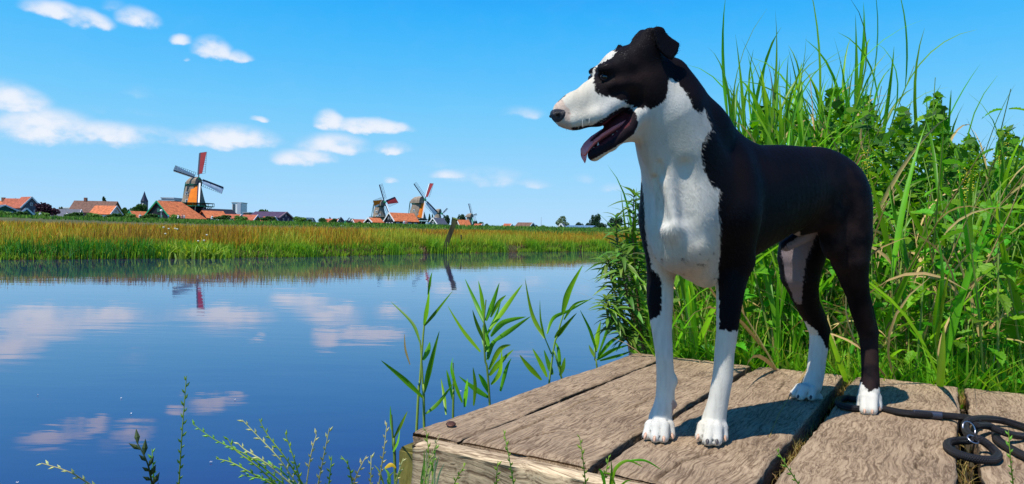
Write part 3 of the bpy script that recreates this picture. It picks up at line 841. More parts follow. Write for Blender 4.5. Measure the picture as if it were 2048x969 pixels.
white |= inpoly(u, v, [(1260, 632), (1300, 640), (1312, 636), (1326, 622), (1360, 622), (1360, 655), (1425, 655), (1441, 658), (1460, 664), (1478, 660), (1500, 664), (1510, 900), (1250, 900)]) & (depth < 1.56)
white |= inpoly(u, v, [(1596, 640), (1611, 644), (1627, 655), (1645, 680), (1652, 697), (1668, 702), (1668, 820), (1560, 820), (1590, 660)]) & (depth > 1.6)
white |= inpoly(u, v, [(1690, 752), (1722, 765), (1738, 784), (1757, 777), (1780, 765), (1785, 850), (1690, 850)]) & (depth > 1.55)
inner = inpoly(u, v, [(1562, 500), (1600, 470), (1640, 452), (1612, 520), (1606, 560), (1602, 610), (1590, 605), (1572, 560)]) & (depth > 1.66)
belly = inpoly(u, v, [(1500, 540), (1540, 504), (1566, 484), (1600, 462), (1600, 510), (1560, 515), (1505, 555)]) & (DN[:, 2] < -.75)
back = (DN @ np.array([.1, .97, 0])) > .45
white &= ~(back & (DV[:, 2] > ZD + .22) & (depth > 1.46))
col = np.tile(np.array([.0032, .0030, .0048]), (len(DV), 1))
brown = np.clip(fbm(DV * 9, 3) * 1.2 + .1, 0, 1)[:, None]
col = col * (1 - brown) + np.array([.010, .006, .0055]) * brown
sheen_brown = np.clip(1.25 - np.hypot((u - 1692) / 62, (v - 455) / 120), 0, 1) * (depth > 1.55) + np.clip(1.2 - np.hypot((u - 1262) / 70, (v - 160) / 45), 0, .8) * (depth < 1.45) + np.clip(1.2 - np.hypot((u - 1740) / 30, (v - 700) / 110), 0, .8)  # sunlit brown sheen on thigh, cheek and hind leg, put into the coat colour
sheen_brown = (np.clip(sheen_brown, 0, 1) * np.clip(.6 + 1.6 * fbm(DV * 30, 3), .1, 1))[:, None]
col = col * (1 - sheen_brown) + np.array([.034, .019, .016]) * sheen_brown
wcol = np.array([.62, .59, .515]) * (1 + .06 * fbm(DV * 60, 3))[:, None]
Lc = DV @ np.array([.90, -.43, 0.]); streak = fbm(np.stack([Lc * 210, DV[:, 2] * 34, DV[:, 1] * 30], 1), 3); blot = fbm(DV * 16, 3)
wcol = wcol * (1 - .30 * np.clip(streak + .02, 0, .6))[:, None] * (1 + .16 * np.clip(blot, -1, .3))[:, None]
warm = np.clip(fbm(DV * 11 + 4, 2) * 1.4, 0, .5)[:, None]; wcol = wcol * (1 - warm) + wcol * np.array([.98, .88, .70]) * warm
chest = np.clip(1 - np.hypot((u - 1368) / 62, (v - 528) / 50), 0, 1)[:, None] * .8      # thin coat, skin shows through
wcol = wcol * (1 - chest) + np.array([.46, .34, .26]) * chest
fre = (vnoise(DV * 95) > .33) & (inpoly(u, v, [(1300, 500), (1440, 480), (1440, 560), (1300, 560)]) | inpoly(u, v, [(1130, 228), (1200, 215), (1205, 245), (1140, 258)]))
wcol[fre] *= .42
pink = inpoly(u, v, [(1108, 205), (1126, 202), (1140, 225), (1142, 262), (1118, 262)])
wcol[pink] = wcol[pink] * [.95, .78, .74]
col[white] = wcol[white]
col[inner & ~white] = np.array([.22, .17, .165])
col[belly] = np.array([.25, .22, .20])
lip = inpoly(u0, v0, [(1140, 256), (1186, 250), (1203, 240), (1228, 223), (1246, 215), (1262, 216), (1275, 232), (1276, 250), (1268, 268), (1248, 284), (1226, 297), (1206, 308), (1180, 322), (1158, 305), (1172, 280), (1188, 262), (1150, 266)]) & (DV[:, 0] < .40) & (DV[:, 2] > 1.3)
outer = inpoly(u, v, [(1275, 252), (1262, 276), (1238, 298), (1215, 314), (1190, 324), (1170, 330), (1200, 345), (1290, 300)])
col[lip] = np.array([.018, .011, .014])
inm = inpoly(u0, v0, [(1192, 260), (1207, 247), (1230, 231), (1246, 225), (1260, 229), (1264, 240), (1256, 252), (1238, 268), (1215, 284), (1190, 298), (1176, 296)]) & (DV[:, 2] > 1.3)
col[inm & lip] = np.array([.10, .022, .028])
dew = inpoly(u, v, [(1344, 802), (1362, 802), (1362, 828), (1344, 828)]); col[dew & white] *= [.7, .5, .5]

coat = bpy.data.materials.new('dog_coat'); coat.use_nodes = True; t = coat.node_tree; p = t.nodes['Principled BSDF']
an = N(t, 'ShaderNodeAttribute', attribute_name='coat')
tcn = N(t, 'ShaderNodeTexCoord'); mpn = N(t, 'ShaderNodeMapping'); mpn.inputs['Scale'].default_value = (1, 1, .35)
t.links.new(tcn.outputs['Object'], mpn.inputs[0])
nn = N(t, 'ShaderNodeTexNoise'); nn.inputs['Scale'].default_value = 700; nn.inputs['Detail'].default_value = 3
t.links.new(mpn.outputs[0], nn.inputs['Vector'])
bp = N(t, 'ShaderNodeBump'); bp.inputs['Strength'].default_value = .5; bp.inputs['Distance'].default_value = .002
t.links.new(nn.outputs[0], bp.inputs['Height']); t.links.new(bp.outputs[0], p.inputs['Normal'])
t.links.new(an.outputs['Color'], p.inputs['Base Color'])
p.inputs['Roughness'].default_value = .62; p.inputs['Specular IOR Level'].default_value = .06
dog = thing('dog', (.56, 1.58, ZD), 'smooth-coated black and white dog standing on the wooden jetty, mouth open, looking left', 'dog')
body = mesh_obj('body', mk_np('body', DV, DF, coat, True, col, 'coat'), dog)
# short coat hairs: one sliver each, following the lie of the fur
NH = 210000
tri_w = np.linalg.norm(fn, axis=1); fi = RNG.choice(len(DF), NH, p=tri_w / tri_w.sum())
bw = RNG.dirichlet((1, 1, 1, 1), NH)
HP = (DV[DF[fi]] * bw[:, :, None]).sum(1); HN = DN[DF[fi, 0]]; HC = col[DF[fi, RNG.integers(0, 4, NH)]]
flow = np.array([.55, .38, -.75])[None] + np.zeros((NH, 3))
ishead = (HP[:, 0] < .33) & (HP[:, 2] > 1.30)
flow[ishead] = np.array([.9, .38, -.12])
low = HP[:, 2] < ZD + .30
flow[low] = np.array([.1, .05, -1.0])
flow += RNG.normal(0, .22, (NH, 3)) + .8 * np.stack([fbm(HP * 14 + o, 2) for o in (0, 9, 23)], 1)
flow -= HN * (flow * HN).sum(1)[:, None]
flow /= np.linalg.norm(flow, axis=1)[:, None] + 1e-9
uu, vv = PROJ(HP)
ln = RNG.uniform(.004, .0095, NH)
ln[ishead] *= .6; ln[low] *= .6
ln[inpoly(uu, vv, [(1280, 230), (1440, 210), (1450, 560), (1280, 560)])] *= 1.35
bad = (HP[:, 2] < ZD + .008) | ((HC.sum(1) < .16) & (HC[:, 0] > HC[:, 2] * 2.6)) | (ishead & (HC.sum(1) < .06) & inpoly(uu, vv, [(1140, 200), (1285, 200), (1285, 340), (1140, 340)]))
side = np.cross(HN, flow); wd = RNG.uniform(.0003, .0005, NH)[:, None]
tipv = HP + (flow * .93 + HN * RNG.uniform(.06, .26, NH)[:, None]) * ln[:, None]
base0 = HP - HN * .0006 + flow * RNG.uniform(-.004, .005, (NH, 1)); tipv = tipv + (base0 - HP)
HV = np.stack([base0 - side * wd, base0 + side * wd, tipv], 1)[~bad]
hc = (HC * RNG.uniform(.78, 1.12, (NH, 1)))[~bad]
nh = len(HV)
furm = bpy.data.materials.new('dog_hair'); furm.use_nodes = True; t = furm.node_tree; p = t.nodes['Principled BSDF']
an = N(t, 'ShaderNodeAttribute', attribute_name='coat'); t.links.new(an.outputs['Color'], p.inputs['Base Color'])
p.inputs['Roughness'].default_value = .42; p.inputs['Specular IOR Level'].default_value = .2
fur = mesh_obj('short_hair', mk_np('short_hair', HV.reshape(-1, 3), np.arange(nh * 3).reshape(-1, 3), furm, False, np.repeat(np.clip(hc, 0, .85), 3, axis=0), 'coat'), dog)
fur['kind'] = 'stuff'

# --- things set into the body: found by marching the field along a sight line
def fval(P_):
    i = np.clip(((P_ - G0) / VOX).round().astype(int), 0, GN - 1); return FLD[i[0], i[1], i[2]]
def hit(px, py, d0=1.15):
    d = d0
    while d < 1.95:
        if fval(w_(px, py, d)) < 0: return d
        d += .001
    return d0
def uvell(c, rad, ax, n=16, m_=12):
    V_ = []; F_ = []
    c = np.array(c); ax = [np.array(list(a)) for a in ax]
    for i in range(m_ + 1):
        th = math.pi * i / m_
        for k in range(n):
            ph = 2 * math.pi * k / n
            V_.append(c + ax[0] * rad[0] * math.sin(th) * math.cos(ph) + ax[1] * rad[1] * math.sin(th) * math.sin(ph) + ax[2] * rad[2] * math.cos(th))
    for i in range(m_):
        for k in range(n):
            k2 = (k + 1) % n; F_.append((i * n + k, (i + 1) * n + k, (i + 1) * n + k2, i * n + k2))
    return V_, F_
eye_m = mat('eye_gloss', (.012, .007, .005), rough=.04, spec=.8)
lid_m = mat('eyelid', (.02, .014, .014), rough=.5)
nose_m = mat('nose_leather', (.016, .015, .022), rough=.38, spec=.55, bump=.5, bscale=900)
claw_l = mat('claw_pale', (.55, .33, .22), rough=.35, var=.25, scale=300); claw_d = mat('claw_dark', (.06, .05, .05), rough=.35)
tong_m = mat('tongue', (.95, .20, .17), rough=.35, spec=.5, bump=.3, bscale=500); gum_m = mat('mouth_lining', (.035, .010, .018), rough=.35)
tooth_m = mat('teeth', (.80, .76, .62), rough=.3)
for (px, py, sg) in ((1209, 155, 1), (1184, 158, -1)):
    if sg > 0:
        dd = hit(px, py) + .0042; c = w_(px, py, dd)
    else:
        c = np.array(hd(px, py, -.026))
    V_, F_ = uvell(c, (.0078, .0070, .0070), HAX); mesh_obj('eye', mk('eye', V_, F_, eye_m, True), dog)
    mb = MB()
    ring = []
    for k in range(17):
        a = 2 * math.pi * k / 16
        ring.append(c + HF * .0090 * math.cos(a) * 1.02 + np.array([0, 0, 1]) * (.0058 * math.sin(a) - .0015 * math.cos(a)) + HL * sg * (.0045 - .0018 * abs(math.cos(a))))
    if sg > 0: mb.tube(ring, .0015, 6, cap=False); mb.obj('eyelid', lid_m, dog, True)
# nose with nostrils
bm_ = bmesh.new(); V_, F_ = uvell(hd(1120, 231), (.0180, .0175, .0172), HAX, 28, 20)
nc = np.array(hd(1120, 231)); V2 = []
for q in V_:
    r = q - nc; f_ = r @ HF; l_ = r @ HL; z_ = r[2]
    for sg in (1, -1):
        dn = math.sqrt((l_ - sg * .0105) ** 2 + (z_ + .002) ** 2 + (f_ - .010) ** 2)
        q = q - HF * .006 * math.exp(-(dn / .0042) ** 2) - HL * sg * .003 * math.exp(-(dn / .0042) ** 2)
    if z_ < 0: q = q + HF * z_ * .35
    if z_ > .006: q = q - np.array([0, 0, (z_ - .006) * .45])
    if abs(l_) < .0015 and f_ > 0: q = q - HF * .0012
    V2.append(q)
mesh_obj('nose', mk('nose', V2, F_, nose_m, True), dog)
for sg in (1, -1):
    V_, F_ = uvell(nc + HL * sg * .0122 + HF * .0115 + np.array([0, 0, -.001]), (.0035, .0030, .0030), HAX, 10, 8)
    mesh_obj('nostril', mk('nostril', V_, F_, mat('nostril_black', (.002, .002, .002), rough=.8), True), dog)
# tongue: a tapering ribbon lying along the jaw and over the front teeth
path = [(1256, 238, .022), (1234, 249, .021), (1212, 261, .020), (1192, 274, .0185), (1177, 288, .017), (1169, 300, .015), (1168, 307, .012), (1170, 313, .006)]
V_ = []; F_ = []; nseg = 10
for i, (px, py, hw) in enumerate(path):
    c = np.array(hd(px, py))
    for k in range(nseg + 1):
        x_ = -1 + 2 * k / nseg
        V_.append(c + HL * hw * x_ + np.array([0, 0, .005 * (x_ * x_) - .002]))
    for k in range(nseg + 1):
        x_ = 1 - 2 * k / nseg
        V_.append(c + HL * hw * x_ * .96 + np.array([0, 0, .005 * (x_ * x_) - .0085 - .004 * (1 - x_ * x_)]))
m2 = 2 * (nseg + 1)
for i in range(len(path) - 1):
    for k in range(m2):
        F_.append((i * m2 + k, i * m2 + (k + 1) % m2, (i + 1) * m2 + (k + 1) % m2, (i + 1) * m2 + k))
F_.append(tuple(range(m2))); F_.append(tuple((len(path) - 1) * m2 + k for k in reversed(range(m2))))
mesh_obj('tongue', mk('tongue', V_, F_, tong_m, True), dog)
def cone_me(name, c, d, r, L, m_, n=8):
    c = Vector(c); d = Vector(d).normalized(); mb = MB()
    mb.tube([c - d * L * .2, c + d * L * .3, c + d * L * .7, c + d * L], [r, r * .85, r * .5, r * .1], n)
    return mesh_obj(name, mb.me(name, m_, True), dog)
for (px, py, lat, L) in ((1252, 256, .026, .006), (1243, 263, .025, .006), (1234, 269, .023, .006), (1226, 274, .0215, .005), (1196, 297, .0135, .011), (1188, 300, .010, .005), (1183, 301, .003, .004)):
    cone_me('tooth', hd(px, py, lat), (0, 0, 1), .0028, L, tooth_m)
for (px, py, lat, L) in ((1222, 226, .024, .007), (1212, 233, .023, .006), (1204, 238, .02, .009)):
    cone_me('tooth', hd(px, py, lat), (-.1, 0, -1), .0032, L, tooth_m)
for i, (c, dv) in enumerate(CLAWS):
    dark = i in (5, 6, 8, 12, 13, 14, 15)
    cone_me('claw', c - dv * .002 + np.array([0, 0, .002]), (dv[0], dv[1], -.75), .0042, .0125, claw_d if dark else claw_l)
# whiskers
for (px, py) in ((1165, 240), (1180, 236), (1290, 216)):
    a = Vector(w_(px, py, hit(px, py))); d_ = Vector((random.uniform(-.3, .2), -.5, random.uniform(-.9, -.4))).normalized(); mb = MB()
    mb.tube([a, a + d_ * .007 + Vector((0, 0, .001)), a + d_ * .014 + Vector((.001, 0, -.002))], [.0003, .0002, .0001], 4)
    mb.obj('whisker', mat('whisker', (.75, .72, .65), rough=.4), dog)
# ================================================================== THE JETTY
JO = Vector((-.195, 1.46, 0)); JA = math.atan2(-.52, .854)
jetty = thing('wooden_jetty', (JO.x, JO.y, 0), 'weathered wooden jetty of wide cracked planks under the dog', 'jetty', rz=JA)
def J(e1, e2, z): # jetty coordinates -> world
    return Vector((JO.x + e1 * math.cos(JA) - e2 * math.sin(JA), JO.y + e1 * math.sin(JA) + e2 * math.cos(JA), z))
def TOJ(P):
    dx = P.x - JO.x; dy = P.y - JO.y
    return (dx * math.cos(JA) + dy * math.sin(JA), -dx * math.sin(JA) + dy * math.cos(JA))
def wood(name, light, dark, along, curl=1.0, contrast=1.0, darkside=True):
    """grain follows local y (along=1) or local x (along=0)"""
    M = bpy.data.materials.new(name); M.use_nodes = True; t = M.node_tree; p = t.nodes['Principled BSDF']
    tcn = N(t, 'ShaderNodeTexCoord')
    w = N(t, 'ShaderNodeTexNoise'); w.inputs['Scale'].default_value = 7; w.inputs['Detail'].default_value = 2
    t.links.new(tcn.outputs['Object'], w.inputs['Vector'])
    wv = N(t, 'ShaderNodeVectorMath', operation='MULTIPLY_ADD')
    t.links.new(w.outputs['Color'], wv.inputs[0]); wv.inputs[1].default_value = (.05 * curl,) * 3; t.links.new(tcn.outputs['Object'], wv.inputs[2])
    mpa = N(t, 'ShaderNodeMapping'); mpa.inputs['Scale'].default_value = (1, .035, 1) if along else (.03, 1, 1)
    t.links.new(wv.outputs[0], mpa.inputs[0])
    g1 = N(t, 'ShaderNodeTexNoise'); g1.inputs['Scale'].default_value = 260; g1.inputs['Detail'].default_value = 5; g1.inputs['Roughness'].default_value = .65
    t.links.new(mpa.outputs[0], g1.inputs['Vector'])
    # wavy figure across the grain
    mpb = N(t, 'ShaderNodeMapping'); mpb.inputs['Scale'].default_value = (1, .30, 1) if along else (.22, 1, 1)
    mpb.inputs['Rotation'].default_value = (0, 0, .35)
    t.links.new(wv.outputs[0], mpb.inputs[0])
    g2 = N(t, 'ShaderNodeTexNoise'); g2.inputs['Scale'].default_value = 150; g2.inputs['Detail'].default_value = 4; g2.inputs['Distortion'].default_value = 1.3
    t.links.new(mpb.outputs[0], g2.inputs['Vector'])
    # long thin checks: where a stretched noise crosses its middle value
    mpc = N(t, 'ShaderNodeMapping'); mpc.inputs['Scale'].default_value = (1, .075, 1) if along else (.06, 1, 1)
    t.links.new(wv.outputs[0], mpc.inputs[0])
    g3 = N(t, 'ShaderNodeTexNoise'); g3.inputs['Scale'].default_value = 62; g3.inputs['Detail'].default_value = 2.5; g3.inputs['Distortion'].default_value = .5
    t.links.new(mpc.outputs[0], g3.inputs['Vector'])
    r3 = N(t, 'ShaderNodeMapRange'); r3.inputs['From Min'].default_value = .004; r3.inputs['From Max'].default_value = .035
    t.links.new(MATH(t, 'ABSOLUTE', MATH(t, 'SUBTRACT', g3.outputs[0], .5)), r3.inputs['Value'])
    chk = r3.outputs[0]
    big = N(t, 'ShaderNodeTexNoise'); big.inputs['Scale'].default_value = 5; big.inputs['Detail'].default_value = 4
    t.links.new(mpa.outputs[0] if False else tcn.outputs['Object'], big.inputs['Vector'])
    h = MATH(t, 'ADD', MATH(t, 'MULTIPLY', g1.outputs[0], .78 if along else .84), MATH(t, 'MULTIPLY', g2.outputs[0], .22 if along else .16))
    h = MATH(t, 'MULTIPLY', h, MATH(t, 'MULTIPLY_ADD', chk, .22, .78))
    r1 = N(t, 'ShaderNodeMapRange'); r1.inputs['From Min'].default_value = .36; r1.inputs['From Max'].default_value = .58
    t.links.new(h, r1.inputs['Value'])
    mx = N(t, 'ShaderNodeMix', data_type='RGBA'); mx.inputs[6].default_value = (*dark, 1); mx.inputs[7].default_value = (*light, 1)
    t.links.new(r1.outputs[0], mx.inputs[0])
    oi = N(t, 'ShaderNodeObjectInfo')
    tone = N(t, 'ShaderNodeMix', data_type='RGBA', blend_type='MULTIPLY'); tone.inputs[0].default_value = 1
    cr = N(t, 'ShaderNodeValToRGB'); cr.color_ramp.elements[0].color = (.62, .60, .60, 1); cr.color_ramp.elements[0].position = .3
    cr.color_ramp.elements[1].color = (1.0, 1.0, 1.0, 1); cr.color_ramp.elements[1].position = .68
    t.links.new(big.outputs[0], cr.inputs[0])
    t.links.new(mx.outputs[2], tone.inputs[6]); t.links.new(cr.outputs[0], tone.inputs[7])
    # cracks carry a tint in the mesh
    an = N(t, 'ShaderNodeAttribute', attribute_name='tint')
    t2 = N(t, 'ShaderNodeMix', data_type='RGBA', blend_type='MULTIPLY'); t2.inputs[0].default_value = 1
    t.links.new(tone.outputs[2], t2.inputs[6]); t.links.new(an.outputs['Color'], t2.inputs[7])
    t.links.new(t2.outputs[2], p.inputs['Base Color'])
    p.inputs['Roughness'].default_value = .8; p.inputs['Specular IOR Level'].default_value = .2
    bp = N(t, 'ShaderNodeBump'); bp.inputs['Strength'].default_value = .40; bp.inputs['Distance'].default_value = .003
    t.links.new(h, bp.inputs['Height']); t.links.new(bp.outputs[0], p.inputs['Normal'])
    return M
wood_y = wood('oak_plank', (.46, .335, .21), (.17, .11, .064), 1)
wood_x = wood('oak_fascia', (.78, .60, .37), (.22, .145, .08), 0, curl=1.2)
def plank(w, L, th, seed, mt, along_y=True, cracks=(), holes=(), nx=None, dx=.0045, dy=.009, worn=.004, skew=0.0, wedge0=0.0):
    """block with top at z=0; local x in [0,w], y in [0,L]; the edges wander, the top is ridged"""
    nx_ = int(w / dx); ny_ = int(L / dy)
    prof = []                                   # (x fraction, z, kind) round the section: bottom left -> up -> top -> down
    for z in (-th, -th * .75, -th * .5, -th * .28, -.014, -.006): prof.append((0, z))
    for i in range(nx_ + 1): prof.append((i / nx_, 0))
    for z in (-.006, -.014, -th * .28, -th * .5, -th * .75, -th): prof.append((1, z))
    prof = np.array(prof); m_ = len(prof)
    Y = np.linspace(0, L, ny_ + 1)
    yy, pi_ = np.meshgrid(Y, np.arange(m_), indexing='ij')
    fx = prof[pi_, 0]; z = prof[pi_, 1].copy()
    n1 = lambda a, b, c: fbm(np.stack([a, b, c], -1), 3)
    edge0 = .010 * n1(yy * 6, 0 * yy + seed, z * 20) + .004 * n1(yy * 40, z * 60, 0 * yy + seed + 5)
    edge1 = .010 * n1(yy * 6, 0 * yy + seed + 30, z * 20) + .004 * n1(yy * 40, z * 60, 0 * yy + seed + 35)
    x = fx * w + edge0 * (1 - fx) + edge1 * fx + wedge0 * (1 - fx) * (1 - yy / L)
    top = z == 0
    dist = np.minimum(fx * w, (1 - fx) * w)
    z = z - np.where(top, worn * np.exp(-dist / .006), 0)
    z = z + np.where(top, .0035 * n1(x * 7, yy * 3, 0 * x + seed) + .0022 * n1(x * 130, yy * 9, 0 * x + seed) + .0008 * n1(x * 45 + yy * 14, yy * 30, 0 * x + seed), 0)
    x = x + np.where(top, 0, .0015 * n1(z * 150, yy * 12, x))
    yj = yy.copy()
    endj = .006 * n1(x * 25, z * 25, 0 * x + seed)
    yj = yj + np.where(yy < 1e-6, endj, 0) + np.where(yy > L - 1e-6, -endj, 0)
    z = z - np.where(top, .006 * np.exp(-yy / .007) + .006 * np.exp(-(L - yy) / .007), 0)
    tint = np.ones(x.shape)
    for (pts, wd, dep) in cracks:
        pts = np.array(pts, float); dmin = np.full(x.shape, 9.0)
        qx = x + .006 * n1(yy * 25, 0 * x, 0 * x + seed + 3); tap = np.zeros(x.shape)
        for a, b in zip(pts, pts[1:]):
            e = b - a; tt = np.clip(((qx - a[0]) * e[0] + (yy - a[1]) * e[1]) / (e @ e), 0, 1)
            d_ = np.hypot(qx - a[0] - tt * e[0], yy - a[1] - tt * e[1]); dmin = np.minimum(dmin, d_)
        k = np.exp(-(dmin / wd) ** 2) * top
        z = z - dep * k; tint = tint * (1 - .85 * k)
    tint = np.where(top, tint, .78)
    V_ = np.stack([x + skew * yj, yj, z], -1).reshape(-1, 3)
    i = np.arange(ny_)[:, None] * m_ + np.arange(m_ - 1)[None]
    Q_ = np.stack([i, i + 1, i + m_ + 1, i + m_], -1).reshape(-1, 4)
    i = np.arange(ny_) * m_
    Qb = np.stack([i + m_ - 1, i, i + m_, i + 2 * m_ - 1], -1)
    # end caps: ladder of quads between mirrored section points
    caps = []
    for base_, fl in ((0, 0), (ny_ * m_, 1)):
        for k in range(m_ // 2 - 1):
            q = [base_ + k, base_ + k + 1, base_ + m_ - 2 - k, base_ + m_ - 1 - k]
            caps.append(q[::-1] if fl else q)
    Q_ = np.concatenate([Q_, Qb, np.array(caps)])[:, ::-1]
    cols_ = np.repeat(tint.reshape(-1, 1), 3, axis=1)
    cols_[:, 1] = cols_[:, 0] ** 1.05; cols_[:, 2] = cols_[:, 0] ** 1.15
    if not along_y:
        V_ = np.stack([V_[:, 1], V_[:, 0], V_[:, 2]], 1); Q_ = Q_[:, ::-1]
    return mk_np('plank', V_, Q_, mt, False, cols_)
LEN = 1.21
rows = [ # e1 start, width, cracks in local coordinates
    (0.004, .112, [([(.062, .28), (.058, .34)], .0018, .004)]),
    (.129, .262, [([(.045, -.02), (.052, .20), (.044, .42), (.05, .5)], .0022, .008), ([(.165, .40), (.17, .62), (.16, .80), (.172, .93)], .0018, .006), ([(.09, .02), (.10, .10), (.12, .16)], .002, .006), ([(.10, 1.0), (.11, 1.21)], .002, .005)]),
    (.409, .246, [([(.10, -.02), (.11, .12), (.14, .20)], .003, .007), ([(.13, .85), (.12, 1.0)], .0018, .004), ([(.06, 1.02), (.07, 1.21)], .002, .006)]),
    (.686, .252, [([(.12, -.05), (.14, .16)], .003, .008), ([(.19, .30), (.20, .52)], .0015, .004)]),
    (.972, .262, [([(.10, .3), (.11, .8)], .002, .006)]),
    (1.262, .26, []), (1.548, .26, [])]
for i, (x0, wd, cr) in enumerate(rows):
    L = LEN + (.0, -.012, .004, -.006, .006, -.01, 0)[i]
    me = plank(wd, L, .032 if i == 0 else .055, 3.7 * i + 1, wood_y, cracks=cr, wedge0=.018 if i == 4 else 0)
    o = bpy.data.objects.new('plank', me); C.objects.link(o); o.parent = jetty
    o.location = (x0, -.002, ZD + (0, .0005, -.001, .003, .0, .002, 0)[i]); o.rotation_euler = (0, 0, (0, 0, 0, -.006, .010, 0, 0)[i])
    if i == 0:
        for q in range(1):
            mb = MB(); mb.lathe((0, 0, 0), [(.0035, -.008), (.0035, .004), (.0095, .005), (.0105, .006), (.009, .0075), (.003, .008)], 12)
            n_ = bpy.data.objects.new('nail', mb.me('nail', mat('rusty_iron', (.10, .045, .03), rough=.6, metal=.5, var=.5, scale=300), True)); C.objects.link(n_); n_.parent = o
            n_.location = (.047 + .01 * q, (.065, .60, 1.14)[q], .0); n_.rotation_euler = (.25, .2, 0)
# fascia beam on the front and along the left side, joists and posts below
me = plank(.050, 1.78, .19, 51, wood_x, along_y=False, dx=.006, worn=.006)
o = bpy.data.objects.new('front_beam', me); C.objects.link(o); o.parent = jetty; o.location = (.046, -.056, ZD - .005)
pst = mat('algae_post', (.10, .09, .02), rough=.85, var=.55, scale=14, bump=.8, bscale=60, stretch=(1, 1, .25), col2=(.27, .23, .05))
under = mat('under_timber', (.14, .10, .06), rough=.9, var=.4, scale=20, bump=.5, bscale=60, stretch=(1, .1, 1))
def jbox(name, c, e, m_, bev=.006):
    bm = bmesh.new(); bmesh.ops.create_cube(bm, size=1)
    bmesh.ops.scale(bm, vec=e, verts=bm.verts)
    bmesh.ops.bevel(bm, geom=list(bm.edges), offset=bev, segments=2, affect='EDGES')
    for v_ in bm.verts: v_.co += Vector(c) + Vector((random.uniform(-1, 1), random.uniform(-1, 1), random.uniform(-1, 1))) * .0015
    me = bpy.data.meshes.new(name); bm.to_mesh(me); bm.free(); me.materials.append(m_)
    o_ = bpy.data.objects.new(name, me); C.objects.link(o_); o_.parent = jetty
jbox('post', (.023, .012, .134), (.090, .060, 1.26), pst)
jbox('post', (.05, 1.15, .14), (.09, .09, 1.20), pst)
jbox('post', (1.78, .06, .14), (.09, .09, 1.20), pst); jbox('post', (1.78, 1.15, .14), (.09, .09, 1.20), pst)
jbox('joist', (.035, .60, ZD - .13), (.05, 1.04, .14), under); jbox('joist', (.90, .60, ZD - .13), (.06, 1.1, .14), under); jbox('joist', (1.70, .60, ZD - .13), (.06, 1.04, .14), under)
jbox('back_beam', (.915, 1.185, ZD - .13), (1.62, .045, .14), under)
# straw and moss caught in the gaps
V = []; Q = []; 
ng = 900
pp = np.zeros((ng, 3))
for k in range(ng):
    g = random.choice([.397, .670, .670, .670, .955, .955]); yy = random.choice([random.uniform(0, 1.2), random.gauss(.42, .07), random.gauss(1.17, .03)])
    q = J(g + random.uniform(-.012, .012), min(1.2, max(0, yy)), ZD - .035); pp[k] = q
V, Q, Cc = blades(pp, RNG.uniform(.012, .036, ng), np.full(ng, .0018), 1.2, pick(ng, [(.45, .30, .10), (.30, .18, .07), (.22, .10, .04), (.5, .38, .12)]), tipcol=pick(ng, [(.5, .36, .12), (.3, .3, .05)]))
tag(mesh_obj('gap_straw', mk_np('gap_straw', V, Q, grass_m, cols=Cc), jetty), kind='stuff')

# grey ribbed deck step by the corner
stp = thing('deck_step', (0, 0, 0), 'grey ribbed board at the foot of the jetty corner', 'step')
c = ONZ(800, 1010, .60); sxm = mat('grey_composite', (.33, .38, .42), rough=.6, var=.15, scale=30)
for k in range(9):
    mb = MB(); ax = (Vector((.80, .60, 0)), Vector((-.60, .80, 0)), Vector((0, 0, 1)))
    q = c + ax[1] * (-.085 + k * .0105) + ax[0] * -.02; mb.box(q, (.30, .0075, .012), ax); mb.obj('rib', sxm, stp)
mb = MB(); mb.box(c + Vector((0, 0, -.012)) + ax[1] * -.043, (.31, .105, .014), ax); mb.obj('board', sxm, stp)

# ------------------------------------------------------------------ the leash
rope_m = bpy.data.materials.new('braided_rope'); rope_m.use_nodes = True; t = rope_m.node_tree; p = t.nodes['Principled BSDF']
p.inputs['Base Color'].default_value = (.014, .013, .016, 1); p.inputs['Roughness'].default_value = .55; p.inputs['Specular IOR Level'].default_value = .35
an = N(t, 'ShaderNodeAttribute', attribute_name='tint'); sp = N(t, 'ShaderNodeSeparateXYZ'); t.links.new(an.outputs['Vector'], sp.inputs[0])
a_ = MATH(t, 'SINE', MATH(t, 'ADD', MATH(t, 'MULTIPLY', sp.outputs[0], 1900.), MATH(t, 'MULTIPLY', sp.outputs[1], 6.2832 * 7)))
b_ = MATH(t, 'SINE', MATH(t, 'SUBTRACT', MATH(t, 'MULTIPLY', sp.outputs[0], 1900.), MATH(t, 'MULTIPLY', sp.outputs[1], 6.2832 * 7)))
hh = MATH(t, 'MAXIMUM', a_, b_)
bp = N(t, 'ShaderNodeBump'); bp.inputs['Strength'].default_value = .9; bp.inputs['Distance'].default_value = .0012
t.links.new(hh, bp.inputs['Height']); t.links.new(bp.outputs[0], p.inputs['Normal'])
leash = thing('dog_leash', ONZ(1840, 828, ZD), 'black braided rope leash with steel rings, coiled on the planks at right', 'leash')
def crm(P, per=8):
    P = [Vector(p_) for p_ in P]; out = []
    for i in range(len(P) - 1):
        p0 = P[max(i - 1, 0)]; p1 = P[i]; p2 = P[i + 1]; p3 = P[min(i + 2, len(P) - 1)]
        for k in range(per):
            s_ = k / per
            out.append(.5 * ((2 * p1) + (p2 - p0) * s_ + (2 * p0 - 5 * p1 + 4 * p2 - p3) * s_ ** 2 + (3 * p1 - p0 - 3 * p2 + p3) * s_ ** 3))
    return out + [P[-1]]
